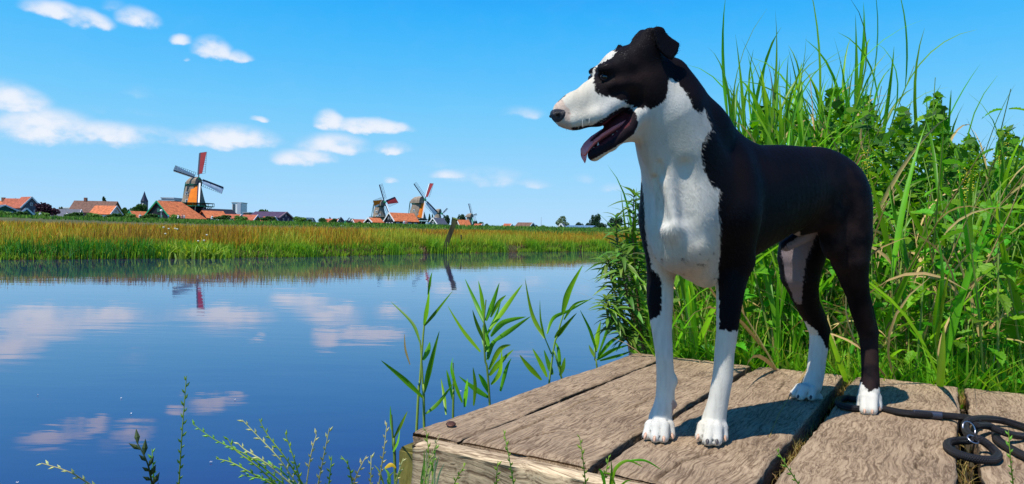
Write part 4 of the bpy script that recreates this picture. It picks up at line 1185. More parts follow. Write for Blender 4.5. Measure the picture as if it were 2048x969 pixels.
def rope(pts, r, name='rope', mt=rope_m, n=12):
    P = []
    for q in pts:
        z = ZD + (q[2] if len(q) > 2 else .010); P.append(ONZ(q[0], q[1], z))
    P = crm(P, 10); mb = MB(); mb.tube(P, r, n)
    cols_ = np.zeros((len(mb.V), 3)); s_ = 0
    for i, p_ in enumerate(P):
        if i: s_ += (P[i] - P[i - 1]).length
        for k in range(n): cols_[i * n + k] = (s_, k / n, 0)
    return mesh_obj(name, mk(name, mb.V, mb.F, mt, True, cols_), leash)
rope([(1742, 803, .012), (1716, 800, .012), (1694, 797), (1679, 800), (1677, 808), (1690, 814), (1715, 818, .008), (1745, 815, .007), (1775, 820, .009), (1800, 825), (1840, 829, .012), (1890, 832, .012), (1936, 837, .014), (1956, 846, .018)], .0078)
rope([(1826, 827.5, .0115), (1852, 829.5, .0115), (1884, 832, .012)], .0094, 'sleeve', mat('heat_shrink', (.03, .035, .055), rough=.25, spec=.6))
# loops at right
rope([(1930, 850, .018), (1938, 842, .026), (1962, 838, .022), (2000, 841, .014), (2040, 852), (2080, 866), (2120, 884)], .0078)
rope([(1930, 850, .018), (1934, 866, .022), (1950, 876, .026), (1968, 884, .022), (1985, 898, .012), (1996, 911), (1985, 920), (1950, 918), (1915, 908), (1896, 896), (1897, 886), (1915, 882, .012), (1940, 881, .020), (1948, 876, .026)], .0078)
rope([(1952, 852, .026), (1975, 852, .018), (1990, 860), (1993, 876), (2012, 892), (2040, 908), (2075, 925)], .0078)
rope([(1985, 856, .03), (2010, 866, .024), (2035, 872, .014), (2070, 874)], .0074)
def ring(px, py, z, rad, tilt, rr=.0022):
    c_ = ONZ(px, py, ZD + z); P = []
    q = Quaternion((1, .3, 0), tilt)
    for k in range(25):
        a = 2 * math.pi * k / 24; P.append(c_ + q @ Vector((rad * math.cos(a), rad * math.sin(a), 0)))
    mb = MB(); mb.tube(P, rr, 8, cap=False); mb.obj('steel_ring', mat('steel', (.42, .42, .45), rough=.35, metal=1), leash, True)
ring(1938, 858, .024, .0145, 1.1, .0016); ring(1946, 879, .026, .010, .6, .0015)
# ================================================================== WINDMILLS, HOUSES AND TREES ON THE HORIZON
def gz(x, y): return far_z(x, y)
def at(px, d):
    p_ = W(px, 460, d); return Vector((p_.x, p_.y, gz(p_.x, p_.y)))
thatch = mat('thatch', (.27, .21, .155), rough=.95, var=.3, scale=1.2, bump=.8, bscale=4, stretch=(1, 1, .3))
green_b = mat('green_boards', (.012, .10, .065), rough=.6, var=.2, scale=2)
bgreen = mat('bright_green_paint', (.02, .30, .13), rough=.5)
black_b = mat('tarred_boards', (.014, .014, .022), rough=.7, var=.3, scale=2)
white_p = mat('white_paint_trim', (.80, .80, .78), rough=.5)
tile_o = mat('orange_roof_tiles', (.52, .15, .055), rough=.8, var=.35, scale=1.5, bump=.7, bscale=6)
tile_r = mat('red_roof_tiles', (.38, .10, .05), rough=.8, var=.3, scale=1.5, bump=.7, bscale=6)
tile_b = mat('brown_roof_tiles', (.16, .085, .06), rough=.85, var=.3, scale=1.5, bump=.7, bscale=6)
slate = mat('grey_slate', (.09, .10, .13), rough=.6, var=.25, scale=2)
brick_r = mat('far_brick', (.26, .12, .08), rough=.9, var=.3, scale=2)
plaster = mat('white_plaster', (.70, .68, .63), rough=.8, var=.08, scale=1)
greyw = mat('grey_cladding', (.36, .38, .40), rough=.6, var=.15, scale=.6)
purple = mat('dark_purple_boards', (.06, .035, .08), rough=.7, var=.25, scale=1)
glass = mat('far_window_glass', (.03, .045, .06), rough=.08, spec=.8)
bglass = mat('blue_glass_facade', (.10, .17, .24), rough=.15, spec=.8)
sail_o = mat('orange_sailcloth', (.78, .19, .008), rough=.8, var=.12, scale=1)
sail_r = mat('red_sailcloth', (.23, .018, .022), rough=.8, var=.12, scale=1)
sail_w = mat('pale_sailcloth', (.62, .70, .80), rough=.8, var=.1, scale=1)
spar_d = mat('dark_blue_spar', (.012, .02, .05), rough=.6)
AX = (Vector((1, 0, 0)), Vector((0, 1, 0)), Vector((0, 0, 1)))
def house(name, px, d, wd, ln, eave, ridge, yaw, wall, roof, label, cat='house', trim=white_p, gwin=(), swin=0, door=None, chim=False, over=.35, group=None, hip=0, zoff=0):
    """wd = gable width, ln = ridge length; yaw turns the gable end; local +y runs along the ridge away from the seen gable"""
    b = at(px, d); o = thing(name, b + Vector((0, 0, zoff)), label, cat, group, rz=yaw + math.atan2(CX - px, F_PX) * .9)   # yaw is given against the line of sight
    def ad(mb, nm, m_, parent=o):
        me = mb.me(nm, m_); q = bpy.data.objects.new(nm, me); C.objects.link(q); q.parent = parent; return q
    h = wd / 2
    mb = MB(); mb.add([(-h, 0, -1), (h, 0, -1), (h, 0, eave), (0, 0, ridge), (-h, 0, eave), (-h, ln, -1), (h, ln, -1), (h, ln, eave), (0, ln - hip, ridge), (-h, ln, eave)],
                      [(0, 1, 2, 3, 4), (9, 8, 7, 6, 5), (1, 6, 7, 2), (0, 4, 9, 5)])
    ad(mb, 'wall', wall)
    sl = math.atan2(ridge - eave, h); ox = over * math.cos(sl); oz = over * math.sin(sl); th = .18
    mb = MB()
    for sg in (-1, 1):
        P_ = [(sg * (h + ox), -over, eave - oz), (0, -over, ridge + .02), (0, ln + over - hip, ridge + .02), (sg * (h + ox), ln + over, eave - oz)]
        V_ = P_ + [(x, y, z + th) for x, y, z in P_]
        mb.add(V_, [(0, 1, 2, 3), (7, 6, 5, 4), (0, 4, 5, 1), (1, 5, 6, 2), (2, 6, 7, 3), (3, 7, 4, 0)])
    if hip:
        a3 = [(-(h + ox), ln + over, eave - oz + th), (h + ox, ln + over, eave - oz + th), (0, ln + over - hip, ridge + .02 + th)]
        mb.add(a3 + [(x, y, z - .16) for x, y, z in a3], [(0, 1, 2), (5, 4, 3), (0, 3, 4, 1), (1, 4, 5, 2), (2, 5, 3, 0)])
    rf = ad(mb, 'roof', roof)
    if trim:
        mb = MB()
        for sg in (-1, 1):
            mb.bar((sg * (h + ox), -over - .06, eave - oz + .08), (0, -over - .06, ridge + .1), .12, .38)
        ad(mb, 'gable_trim', trim, rf)
    if chim:
        mb = MB(); mb.box((0, ln * .75, ridge + .5), (.9, .9, 1.6)); ad(mb, 'chimney', brick_r, rf)
    def win(x, y, z, w_h, h_h, side):
        mb = MB(); mg = MB()
        if side == 'g': mb.box((x, -.05, z), (w_h, .1, h_h)); mg.box((x, -.11, z), (w_h * .66, .06, h_h * .72))
        else: mb.box((side * (h + .05), y, z), (.1, w_h, h_h)); mg.box((side * (h + .11), y, z), (.06, w_h * .66, h_h * .72))
        f = ad(mb, 'window', trim or white_p); ad(mg, 'pane', glass, f)
    for (x, z, a, c) in gwin: win(x, 0, z, a, c, 'g')
    for k in range(swin):
        for side in (-1, 1): win(0, ln * (k + .5) / swin, eave * .55, min(1.2, ln / swin * .5), eave * .4, side)
    if door:
        mb = MB(); mb.box((door, -.06, 1.0), (1.1, .12, 2.1)); ad(mb, 'door', bgreen if wall is black_b or wall is green_b else black_b)
    return o
def block(name, px0, px1, d, ytop, wall, label, rows=0, cols=0, cat='building', roofm=None, wm=glass, dep=10, zb=0):
    a = at(px0, d); b = at(px1, d); wdt = (b - a).length; top = W((px0 + px1) / 2, ytop, d).z
    o = thing(name, (a + b) / 2, label, cat); z0 = a.z - 1; H = top - z0
    mb = MB(); mb.box((a + b) / 2 + Vector((0, dep / 2, z0 - (a.z + b.z) / 2 + H / 2)), (wdt, dep, H)); mb.obj('wall', wall, o)
    mb = MB(); mb.box(Vector(((a.x + b.x) / 2, a.y + dep / 2, top + .15)), (wdt + .6, dep + .6, .5)); mb.obj('roof', roofm or greyw, o)
    if rows:
        me = None
        for i in range(rows):
            for j in range(cols):
                cx_ = a.x + wdt * (j + .5) / cols; cz = a.z + (top - a.z) * (i + .55) / rows
                mb = MB(); mb.box((cx_, a.y - .08, cz), (wdt / cols * .66, .16, (top - a.z) / rows * .5)); mb.obj('window', wm, o)
    return o
# --- trees
tree_m = mat('far_foliage', (.045, .11, .02), rough=.7, attr='tint', trans=.25)
bark = mat('bark', (.08, .06, .045), rough=.95, var=.3, scale=3)
def crown_mesh(n, shape, pal, leaf):
    K = 14; cs = RNG.normal(0, 1, (K, 3)); cs /= np.linalg.norm(cs, axis=1)[:, None]; cs *= RNG.uniform(.25, .68, (K, 1)); rs = RNG.uniform(.26, .44, K)
    i = RNG.integers(0, K, n); q = RNG.normal(0, 1, (n, 3)); q /= np.linalg.norm(q, axis=1)[:, None]; q *= RNG.uniform(.6, 1.05, (n, 1)) * rs[i][:, None]
    P = (cs[i] + q)
    P *= np.array(shape); 
    if shape[2] > 1.5: P[:, :2] *= (1 - .45 * np.clip(P[:, 2:] / shape[2] + .1, 0, 1)) ** 1.4
    u_ = RNG.normal(0, 1, (n, 3)); u_ /= np.linalg.norm(u_, axis=1)[:, None]; v_ = np.cross(u_, RNG.normal(0, 1, (n, 3))); v_ /= np.linalg.norm(v_, axis=1)[:, None]
    s_ = RNG.uniform(.6, 1.3, (n, 1)) * leaf
    V_ = np.stack([P - u_ * s_, P + v_ * s_ * .8, P + u_ * s_, P - v_ * s_ * .8], 1).reshape(-1, 3)
    return V_, np.arange(n * 4).reshape(-1, 4), np.repeat(pick(n, pal, .3), 4, axis=0)
PALS = {'green': [(.05, .12, .02), (.07, .16, .025), (.035, .09, .02)], 'dark': [(.02, .065, .025), (.03, .085, .03), (.018, .05, .02)], 'purple': [(.035, .012, .025), (.05, .018, .03), (.025, .01, .02)],
        'pale': [(.16, .22, .11), (.12, .19, .09), (.2, .25, .14)], 'light': [(.11, .22, .035), (.14, .26, .05)]}
CR = {}
for pal in PALS:
    for shp, sv in (('round', (1, 1, .85)), ('wide', (1.3, 1, .62)), ('tall', (.42, .42, 1.7))):
        if (pal, shp) in (('purple', 'tall'), ('pale', 'tall'), ('light', 'tall')): continue
        V_, Q_, C_ = crown_mesh(1500, sv, PALS[pal], .085); CR[pal, shp] = mk_np('crown', V_, Q_, tree_m, cols=C_)
mbt = MB(); mbt.tube([(0, 0, -.6), (.01, 0, 0), (0, .02, .6), (.03, 0, 1.1)], [.09, .06, .045, .02], 8)
mbt.tube([(0, 0, .5), (.18, .05, .95)], [.03, .012], 5); mbt.tube([(0, 0, .6), (-.16, -.05, 1.0)], [.03, .012], 5)
TRUNK = mbt.me('trunk', bark)
def tree(px, d, ytop, wpx, pal, shp, label, group=None, ybase=None):
    b = at(px, d); top = W(px, ytop, d).z; H = max(2.0, top - b.z); wr = wpx / 2 * d / F_PX
    o = thing('tree', b, label, 'tree', group)
    tr = bpy.data.objects.new('trunk', TRUNK); C.objects.link(tr); tr.parent = o; tr.scale = (H * .5, H * .5, H * .5)
    c = bpy.data.objects.new('crown', CR[pal, shp]); C.objects.link(c); c.parent = o
    sx_ = {'round': 1., 'wide': 1.3, 'tall': .42}[shp]; sz_ = {'round': .85, 'wide': .62, 'tall': 1.7}[shp]
    kz = H * .5 / (sz_ * .98); c.location = (0, 0, H * .53); c.scale = (wr / sx_, wr / sx_, kz); c.rotation_euler = (0, 0, random.uniform(-.5, .5))
    return o
# --- windmills
def windmill(label, hub, base, d, ybot, wbot, ytop_, wtop, cap_w, cap_h, arms, gallery=None, gal_w=None, lower=None, group='thatched windmills on the horizon', vane=True, capm=thatch, face=Vector((.8, -.6, 0)), bodym=thatch):
    """hub (px,py); base px of the tower centre; arms: [(dx px, dy px up, depth px, cloth, cover)]"""
    face = Matrix.Rotation(math.atan2(CX - base, F_PX) * .9, 3, 'Z') @ face
    s_ = d / F_PX; b = at(base, d); o = thing('windmill', b, label, 'windmill', group)
    zb = W(base, ybot, d).z; zt = W(base, ytop_, d).z; rb, rt = wbot / 2 * s_, wtop / 2 * s_
    mb = MB(); pr = []
    for k in range(9):
        f = k / 8; pr.append((rb + (rt - rb) * (f ** .75), zb + (zt - zb) * f - 0))
    mb.lathe((b.x, b.y, 0), pr, 8, rot=math.pi / 8); mb.obj('tower', bodym, o)
    # cap: boat-like roof
    c = Vector((b.x, b.y, zt)); ch = cap_h * s_; cw = cap_w / 2 * s_; V_ = []; n = 10
    fx = face.normalized(); sxv = fx.cross(Vector((0, 0, 1)))
    mb = MB(); rings = [(-1.25, .25, .30), (-.9, .62, .62), (-.3, .85, .92), (.4, .85, 1.0), (.95, .70, .95)]
    for (t_, w_h, h_h) in rings:
        for k in range(n + 1):
            a = math.pi * k / n
            V_.append(c + fx * (cw * t_) + sxv * (cw * w_h * math.cos(a)) + Vector((0, 0, ch * h_h * math.sin(a) ** .8)))
    m_ = n + 1; F_ = [(i * m_ + k, i * m_ + k + 1, (i + 1) * m_ + k + 1, (i + 1) * m_ + k) for i in range(len(rings) - 1) for k in range(n)]
    F_ += [tuple(range(m_)), tuple((len(rings) - 1) * m_ + k for k in reversed(range(m_)))] + [(i * m_ + m_ - 1, i * m_, (i + 1) * m_, (i + 1) * m_ + m_ - 1) for i in range(len(rings) - 1)]
    mb.add(V_, F_); cap = mb.obj('cap', capm, o)
    mb = MB(); mb.lathe((b.x, b.y, 0), [(rt * 1.12, zt - .5), (rt * 1.16, zt - .45), (rt * 1.16, zt), (rt, zt + .05)], 8, rot=math.pi / 8); mb.obj('curb', green_b, cap)
    # windows and hatches on the tower
    for (ang, f) in ((-1.95, .55), (-1.35, .3), (-1.75, .2)):
        r_ = (rb + (rt - rb) * f ** .75); q = Vector((b.x + r_ * .96 * math.cos(ang), b.y + r_ * .96 * math.sin(ang), zb + (zt - zb) * f))
        mb = MB(); nrm = Vector((math.cos(ang), math.sin(ang), 0)); tx = Vector((-nrm.y, nrm.x, 0)); mb.box(q, (.9, .25, 1.1), (tx, nrm, AX[2])); w0 = mb.obj('window', white_p, o)
        mb = MB(); mb.box(q + nrm * .14, (.55, .08, .75), (tx, nrm, AX[2])); mb.obj('pane', glass, w0)
    # tail poles and braces at the back of the cap
    if vane:
        mb = MB(); bk = c - fx * (cw * 1.5) + Vector((0, 0, ch * .25))
        for sg in (-1, 1):
            mb.bar(c + sxv * sg * cw * .8 + fx * (-cw * .2), bk, .25); mb.bar(bk, Vector((bk.x - fx.x * .6 + sg * sxv.x * .8, bk.y - fx.y * .6 + sg * sxv.y * .8, zb + .5)), .22)
        mb.bar(c - fx * cw * .8, Vector((b.x - fx.x * rb * 1.05, b.y - fx.y * rb * 1.05, zb + .6)), .25)
        mb.obj('tail_pole', green_b, cap)
    if gallery:
        zg = W(base, gallery, d).z; rg = gal_w / 2 * s_
        mb = MB(); mb.lathe((b.x, b.y, 0), [(rb * .9, zg - .12), (rg, zg - .12), (rg, zg + .1), (rb * .9, zg + .1)], 12); g = mb.obj('gallery', bgreen, o)
        mb = MB(); mb.lathe((b.x, b.y, 0), [(rg * .99, zg + .95), (rg * 1.01, zg + .95), (rg * 1.01, zg + 1.08), (rg * .99, zg + 1.08)], 16); mb.obj('railing', green_b, g)
        for k in range(16):
            a = 2 * math.pi * k / 16; q = Vector((b.x + rg * .99 * math.cos(a), b.y + rg * .99 * math.sin(a), zg)); mb = MB(); mb.bar(q, q + Vector((0, 0, 1.0)), .12); mb.obj('baluster', green_b, g)
        for k in range(12):
            a = 2 * math.pi * k / 12; q = Vector((b.x + rg * .9 * math.cos(a), b.y + rg * .9 * math.sin(a), zg - .1)); mb = MB(); mb.bar(q, Vector((b.x + rb * .75 * math.cos(a), b.y + rb * .75 * math.sin(a), zg - 3.2)), .16); mb.obj('brace', white_p, g)
    if lower:
        wl, wu, ml = lower; zl = (W(base, gallery, d).z if gallery else zb) - .1
        mb = MB(); mb.lathe((b.x, b.y, 0), [(wl / 2 * s_, b.z - 1), (wu / 2 * s_, zl)], 8, rot=math.pi / 8); mb.obj('base', ml, o)
    # wheel of sails
    hp = W(hub[0], hub[1], d) + Vector((fx.x, fx.y, 0)) * 1.0
    hp = W(hub[0], hub[1], hp.y)
    mb = MB(); mb.bar(c + Vector((0, 0, ch * .45)), hp + (hp - c - Vector((0, 0, ch * .45))).normalized() * .6, .55); mb.obj('windshaft', bgreen, cap)
    mb = MB(); mb.lathe(hp, [(.2, -.5), (.6, -.3), (.65, .3), (.2, .5)], 8); mb.obj('sail_cross', bgreen, cap)
    nrm = fx
    for (dx, dy, dz, cloth, spar) in arms:
        v = W(hub[0] + dx, hub[1] - dy, hp.y + dz * s_) - hp; L = v.length; v = v / L
        # the lattice lies on the trailing side
        tside = v.cross(nrm).normalized(); tside = tside if spar[1] > 0 else -tside
        # keep the sail in the plane seen in the photograph: use a screen-side vector
        scr = RT * spar[2] + UP * spar[3]; scr = (scr - v * scr.dot(v)).normalized(); tw = (scr * .85 + nrm * .25); tw = (tw - v * tw.dot(v)).normalized()
        nn_ = v.cross(tw)
        if nn_.y > 0: nn_ = -nn_
        mb = MB(); mb.bar(hp, hp + v * L, .34, .28); sp_ = mb.obj('sail', spar[0], o)
        wS = L * spar[1] * 1.25
        mb = MB()
        for k in range(11):
            q = hp + v * L * (.18 + .082 * k); mb.bar(q, q + tw * wS, .09, .07)
        for k in (0.5, 1.0): mb.bar(hp + v * L * .18 + tw * wS * k, hp + v * L + tw * wS * k, .09, .07)
        mb.obj('lattice', spar_d, sp_)
        mb = MB(); q0, q1 = hp + v * L * .16, hp + v * L * .99; tb = -tw * wS * .22
        mb.add([q0 + nn_ * .05, q1 + nn_ * .05, q1 + tb + nn_ * .05, q0 + tb + nn_ * .05, q0 - nn_ * .05, q1 - nn_ * .05, q1 + tb - nn_ * .05, q0 + tb - nn_ * .05], [(0, 1, 2, 3), (7, 6, 5, 4), (0, 4, 5, 1), (2, 6, 7, 3), (1, 5, 6, 2), (0, 3, 7, 4)])
        mb.obj('leading_board', spar[4], sp_)
        if cloth:
            V_ = []; F_ = []; nl = 8
            for i in range(nl + 1):
                for j in range(4):
                    f = .18 + .81 * i / nl; g_ = .04 + .94 * j / 3; taper = (.55 + .45 * i / nl)
                    V_.append(hp + v * L * f + tw * wS * g_ * taper + nn_ * (.14 * math.sin(math.pi * i / nl) * math.sin(math.pi * j / 3) + .09))
            F_ = [(i * 4 + j, i * 4 + j + 1, i * 4 + j + 5, i * 4 + j + 4) for i in range(nl) for j in range(3)]
            F_ = F_ + [tuple(len(V_) + a for a in reversed(f)) for f in F_]; V_ = V_ + [q - nn_ * .03 for q in V_]
            mesh_obj('sailcloth', mk('sailcloth', V_, F_, cloth, True), sp_)
    return o
# big mill
windmill('largest windmill, green and thatched, with one orange and one red sail, behind the orange-roofed barn', (397, 358), 386, 240, 412, 50, 369, 27, 27, 15,
         [(4, 52, 27, sail_r, (spar_d, .17, 1, 0, spar_d)), (-50, 17, -27, sail_w, (spar_d, .17, .2, 1, white_p)), (50, -19, 27, sail_w, (spar_d, .19, -.2, -1, spar_d)), (-3, -55, -27, sail_o, (spar_d, .26, -1, 0, white_p))],
         gallery=413, gal_w=78, lower=(72, 46, black_b), face=Vector((.75, -.66, 0)))
windmill('squat thatched windmill with an orange sail across its cap, left of the other mills', (769, 405), 758, 330, 439, 31, 412, 17, 21, 12,
         [(-10, 35, 12, None, (spar_d, .12, 1, .2, spar_d)), (22, 9, 18, sail_r, (spar_d, .34, .2, -1, spar_d)), (11, -27, -12, None, (spar_d, .18, -1, -.2, white_p)), (-20, -8, -14, sail_o, (white_p, .40, -.2, 1, white_p))],
         gallery=439, gal_w=40, lower=(44, 34, green_b), face=Vector((.75, -.66, 0)))
windmill('middle windmill with crossed sails, one orange sail hanging down, behind a barn roof end', (850, 400), 834, 350, 441, 42, 407, 21, 27, 14,
         [(-22, 32, 8, None, (spar_d, .11, 1, .4, spar_d)), (10, 33, 20, sail_r, (spar_d, .15, 1, .1, white_p)), (25, -26, 14, sail_w, (spar_d, .18, -.7, -.7, spar_d)), (-6, -37, -14, sail_o, (white_p, .20, -1, .1, white_p))],
         gallery=443, gal_w=50, lower=(34, 36, black_b), face=Vector((.75, -.66, 0)))
windmill('bare thatched windmill tower half hidden behind the long lower sail of its neighbour', (884, 428), 875, 420, 451, 24, 426, 11, 13, 8,
         [(10, 11, 10, None, (spar_d, .12, 1, 0, spar_d)), (12, -10, 6, None, (spar_d, .12, 0, -1, spar_d))], lower=(26, 24, green_b), face=Vector((.8, -.6, 0)), vane=False)
windmill('small distant windmill with one upright bare sail, right of the leaning post', (943, 432), 938, 470, 454, 15, 435, 9, 14, 8,
         [(-6, 24, 8, None, (spar_d, .10, 1, 0, spar_d)), (10, 4, 8, None, (spar_d, .2, 0, -1, spar_d)), (5, -20, -8, None, (bgreen, .25, 1, 0, bgreen)), (-6, -4, -6, None, (spar_d, .1, 0, 1, spar_d))],
         gallery=455, gal_w=26, lower=(22, 16, green_b), face=Vector((.8, -.6, 0)))
o = windmill('tiny black post mill with a dark X of bare sails, left of the thatched mills', (691, 446), 696, 300, 457, 13, 446, 10, 13, 5,
         [(-10, 11, 4, None, (spar_d, .3, -.6, -.6, spar_d)), (-11, -10, -4, None, (spar_d, .2, .6, -.6, spar_d)), (8, 10, 4, None, (spar_d, .14, .6, .6, spar_d)), (8, -9, 4, None, (spar_d, .14, .6, -.6, spar_d))], vane=False, capm=black_b, bodym=black_b, face=Vector((-.7, -.7, 0)))

Y = R
# buildings left to right
house('house', 8, 215, 7, 6.5, 2.6, 4.0, Y(35), green_b, slate, 'low green house with white windows at the left edge', gwin=[(-2, 1.6, 1.0, 1.2), (0, 1.6, 1.0, 1.2), (2, 1.6, 1.0, 1.2)], swin=2)
house('house', 24, 250, 5, 4, 3.9, 6.3, Y(60), brick_r, tile_o, 'small orange-roofed house behind the low green house', chim=True)
house('house', 46, 240, 5, 6, 3.9, 6.8, Y(55), plaster, tile_r, 'white house with reddish roof at left', swin=2, gwin=[(0, 3, .9, 1.1)])
house('house', 62, 232, 6, 7, 3.8, 7.2, Y(25), slate, tile_r, 'bluish-grey gabled house left of the purple tree', gwin=[(-1.2, 2.6, .9, 1.2), (1.2, 2.6, .9, 1.2), (0, 5, .7, .9)])
house('shed', 53, 200, 3.0, 4, 1.3, 2.8, Y(10), green_b, slate, 'small green shed with white gable trim at left', 'shed')
block('factory_building', 118, 162, 330, 417, greyw, 'long flat grey building with a white roof edge behind the purple tree', 1, 7, roofm=white_p)
house('house', 160, 250, 6, 8, 1.4, 3.8, Y(76), black_b, slate, 'long low grey-roofed barn between purple tree and brown roof', 'barn', swin=3)
house('house', 233, 262, 9, 14.5, 3.2, 7.2, Y(68), brick_r, tile_b, 'wide brown-roofed farmhouse below the poplar', 'house', chim=True, swin=3, trim=None)
house('house', 231, 240, 6.0, 7, 2.4, 5.0, Y(58), plaster, tile_o, 'white house with a bright orange roof and grey gable', gwin=[(-1.2, 1.4, .9, 1.2), (1.2, 1.4, .9, 1.2), (0, 3.4, .7, .9)], swin=2)
house('barn', 261, 222, 4.2, 5.0, 1.2, 3.0, Y(-58), green_b, tile_o, 'small green barn with an orange roof beside the big barn', 'barn', trim=bgreen)
# church
b = at(288, 420); o = thing('church', b, 'distant dark church tower with a needle spire', 'church')
zt = W(288, 403, 420).z; zp = W(288, 383, 420).z
mb = MB(); mb.box((b.x, b.y, (b.z + zt) / 2 - .5), (2.9, 2.9, zt - b.z + 1)); mb.obj('tower', slate, o)
mb = MB(); mb.lathe((b.x, b.y, 0), [(2.1, zt), (1.9, zt + .4), (.9, zt + 3), (.05, zp)], 8, rot=math.pi / 8); mb.obj('spire', spar_d, o)
mb = MB(); mb.box((b.x, b.y - 1.5, zt - 2), (.9, .15, 1.8)); mb.obj('louvre', plaster, o)
# the big barn in front of the mill
house('barn', 315, 205, 11.6, 11.2, 1.1, 5.7, Y(-52), black_b, tile_o, 'dark barn with green gable edges and big orange roof before the largest windmill', 'barn', trim=bgreen, gwin=[(0.4, 3.2, .9, .9), (.3, 1.1, 1.0, 1.3), (1.9, 1.1, .8, 1.3)], over=.4, hip=4)
house('barn', 405, 214, 6, 6.0, 1.4, 3.4, Y(-62), black_b, tile_o, 'low tarred shed with an orange roof under the mill gallery', 'shed', trim=None, swin=2)
house('warehouse', 404, 236, 9.0, 10, 2.6, 4.6, Y(-60), black_b, black_b, 'tarred warehouse carrying the gallery of the largest windmill', 'warehouse', trim=None)
block('office_building', 318, 348, 330, 402, brick_r, 'brick and glass office block behind the big barn roof', 1, 5)
block('flat_building', 322, 346, 336, 397, bglass, 'grey glass upper storey set behind the brick office block')
block('flat_building', 426, 463, 520, 434, plaster, 'long low white building left of the tower block', 1, 8)
o = block('tower_block', 463, 482, 560, 406, white_p, 'tall white residential tower block on the horizon', 0, 0, dep=12)
a = at(463, 560); bb = at(482, 560); wT = bb.x - a.x; zt = W(472, 407, 560).z
mb = MB(); mb.box((a.x + wT * .80, a.y - .5, (a.z + zt) / 2), (wT * .38, 1.0, zt - a.z)); mb.obj('shaded_wing', mat('shaded_concrete', (.42, .47, .54), rough=.8), o)
for i in range(11):
    mb = MB(); mb.box((a.x + wT * .22, a.y - .12, a.z + (zt - a.z) * (i + .6) / 11.5), (wT * .26, .24, 1.3)); mb.obj('window', glass, o)
block('apartment_building', 486, 497, 430, 426, brick_r, 'small brown apartment block right of the white tower', 2, 3)
house('house', 480, 225, 4, 5, 1.1, 2.7, Y(60), brick_r, tile_r, 'leftmost of three small red-roofed cottages beyond the meadow')
house('house', 499, 228, 4, 4.4, 1.1, 2.6, Y(50), plaster, tile_r, 'middle one of three small red-roofed cottages beyond the meadow')
house('house', 513, 224, 4, 4, 1.1, 2.6, Y(60), brick_r, tile_r, 'rightmost of three small red-roofed cottages beyond the meadow')
block('blue_shed', 503, 517, 250, 437, mat('blue_cladding', (.02, .05, .22), rough=.5), 'dark blue box-shaped shed above the red cottages')
block('school_building', 521, 560, 360, 430, greyw, 'flat-roofed pale building behind the purple warehouse', 1, 6, roofm=white_p)
house('warehouse', 571, 232, 8.5, 10.5, 2.1, 3.9, Y(62), purple, mat('violet_roof', (.075, .045, .075), rough=.5, var=.2, scale=1), 'dark purple warehouse with a violet roof and light trim', 'warehouse', trim=mat('pink_trim', (.5, .3, .3)), swin=4, gwin=[(-1.5, 1.4, .8, 1.3), (1.5, 1.4, .8, 1.3), (0, 2.9, .7, .7)])
block('glass_building', 579, 611, 300, 437, bglass, 'low glass-fronted building right of the purple warehouse', 1, 7, roofm=white_p, wm=bglass)
house('cottage', 548, 222, 3.4, 3.4, .9, 2.1, Y(60), brick_r, tile_r, 'tiny red-roofed cottage below the purple warehouse')
house('house', 625, 330, 7, 9, 1.6, 3.8, Y(70), plaster, slate, 'grey-roofed farmhouse among the trees right of the glass building')
house('house', 676, 300, 4.5, 6, 1.3, 3.0, Y(65), plaster, tile_r, 'small red-roofed house beside the black post mill')
house('house', 706, 300, 4.0, 5, 1.3, 3.0, Y(-60), plaster, tile_r, 'small red-roofed house just right of the black post mill')
# barns before the mills
house('barn', 779, 235, 5.9, 9.3, 1.8, 4.4, Y(-55), black_b, tile_o, 'black barn with white gable trim and an orange roof before the mills', 'barn', gwin=[(-.7, 2.8, .7, .8), (.7, 2.8, .7, .8), (-1.6, .9, .7, .9), (0, .9, .7, .9), (1.6, .9, .7, .9)], swin=4, over=.3)
house('barn', 737, 240, 4.2, 4.6, 1.3, 2.7, Y(-50), black_b, tile_o, 'small black barn left of the white-trimmed barn', 'barn', gwin=[(0, .8, 1.2, 1.0)], over=.25)
house('barn', 866, 262, 4.2, 5.6, 1.3, 3.5, Y(-40), green_b, slate, 'dark green gabled barn between the two right-hand mills', 'barn', gwin=[(0, 1.9, .8, .9)], over=.25)
house('house', 915, 300, 4.6, 5, 1.1, 3.6, Y(-60), brick_r, tile_o, 'orange-roofed house between the leaning post and the smallest mill')
house('house', 963, 300, 3, 3, .9, 2.1, Y(60), brick_r, tile_r, 'tiny red-roofed hut right of the smallest mill')
block('greenhouse', 977, 1038, 330, 459.5, white_p, 'long low white greenhouse at the meadow edge', 0, 0, dep=8, roofm=white_p)
house('house', 1022, 300, 3, 3, 1.0, 2.4, Y(60), plaster, tile_r, 'little red-roofed cottage in front of the greenhouse')
house('barn', 1064, 260, 4, 6, .9, 2.4, Y(55), slate, tile_b, 'low brown-roofed barn left of the mast')
o = house('gable_house', 1122, 250, 3.4, 3.6, .1, 2.2, Y(-15), green_b, slate, 'steep green gable house with bold white edges under the pale tree', over=.15)
house('barn', 1188, 250, 8, 9.0, .9, 1.6, Y(75), slate, mat('blue_steel_roof', (.12, .20, .30), rough=.4), 'long low barn with a blue steel roof at right', 'barn', trim=None)
mb = MB(); a = at(1082, 300); mb.tube([a, Vector((a.x, a.y, W(1082, 435, 300).z))], [.12, .06], 6)
tag(mb.obj('mast', greyw), 'thin grey mast standing above the right-hand trees', 'mast')
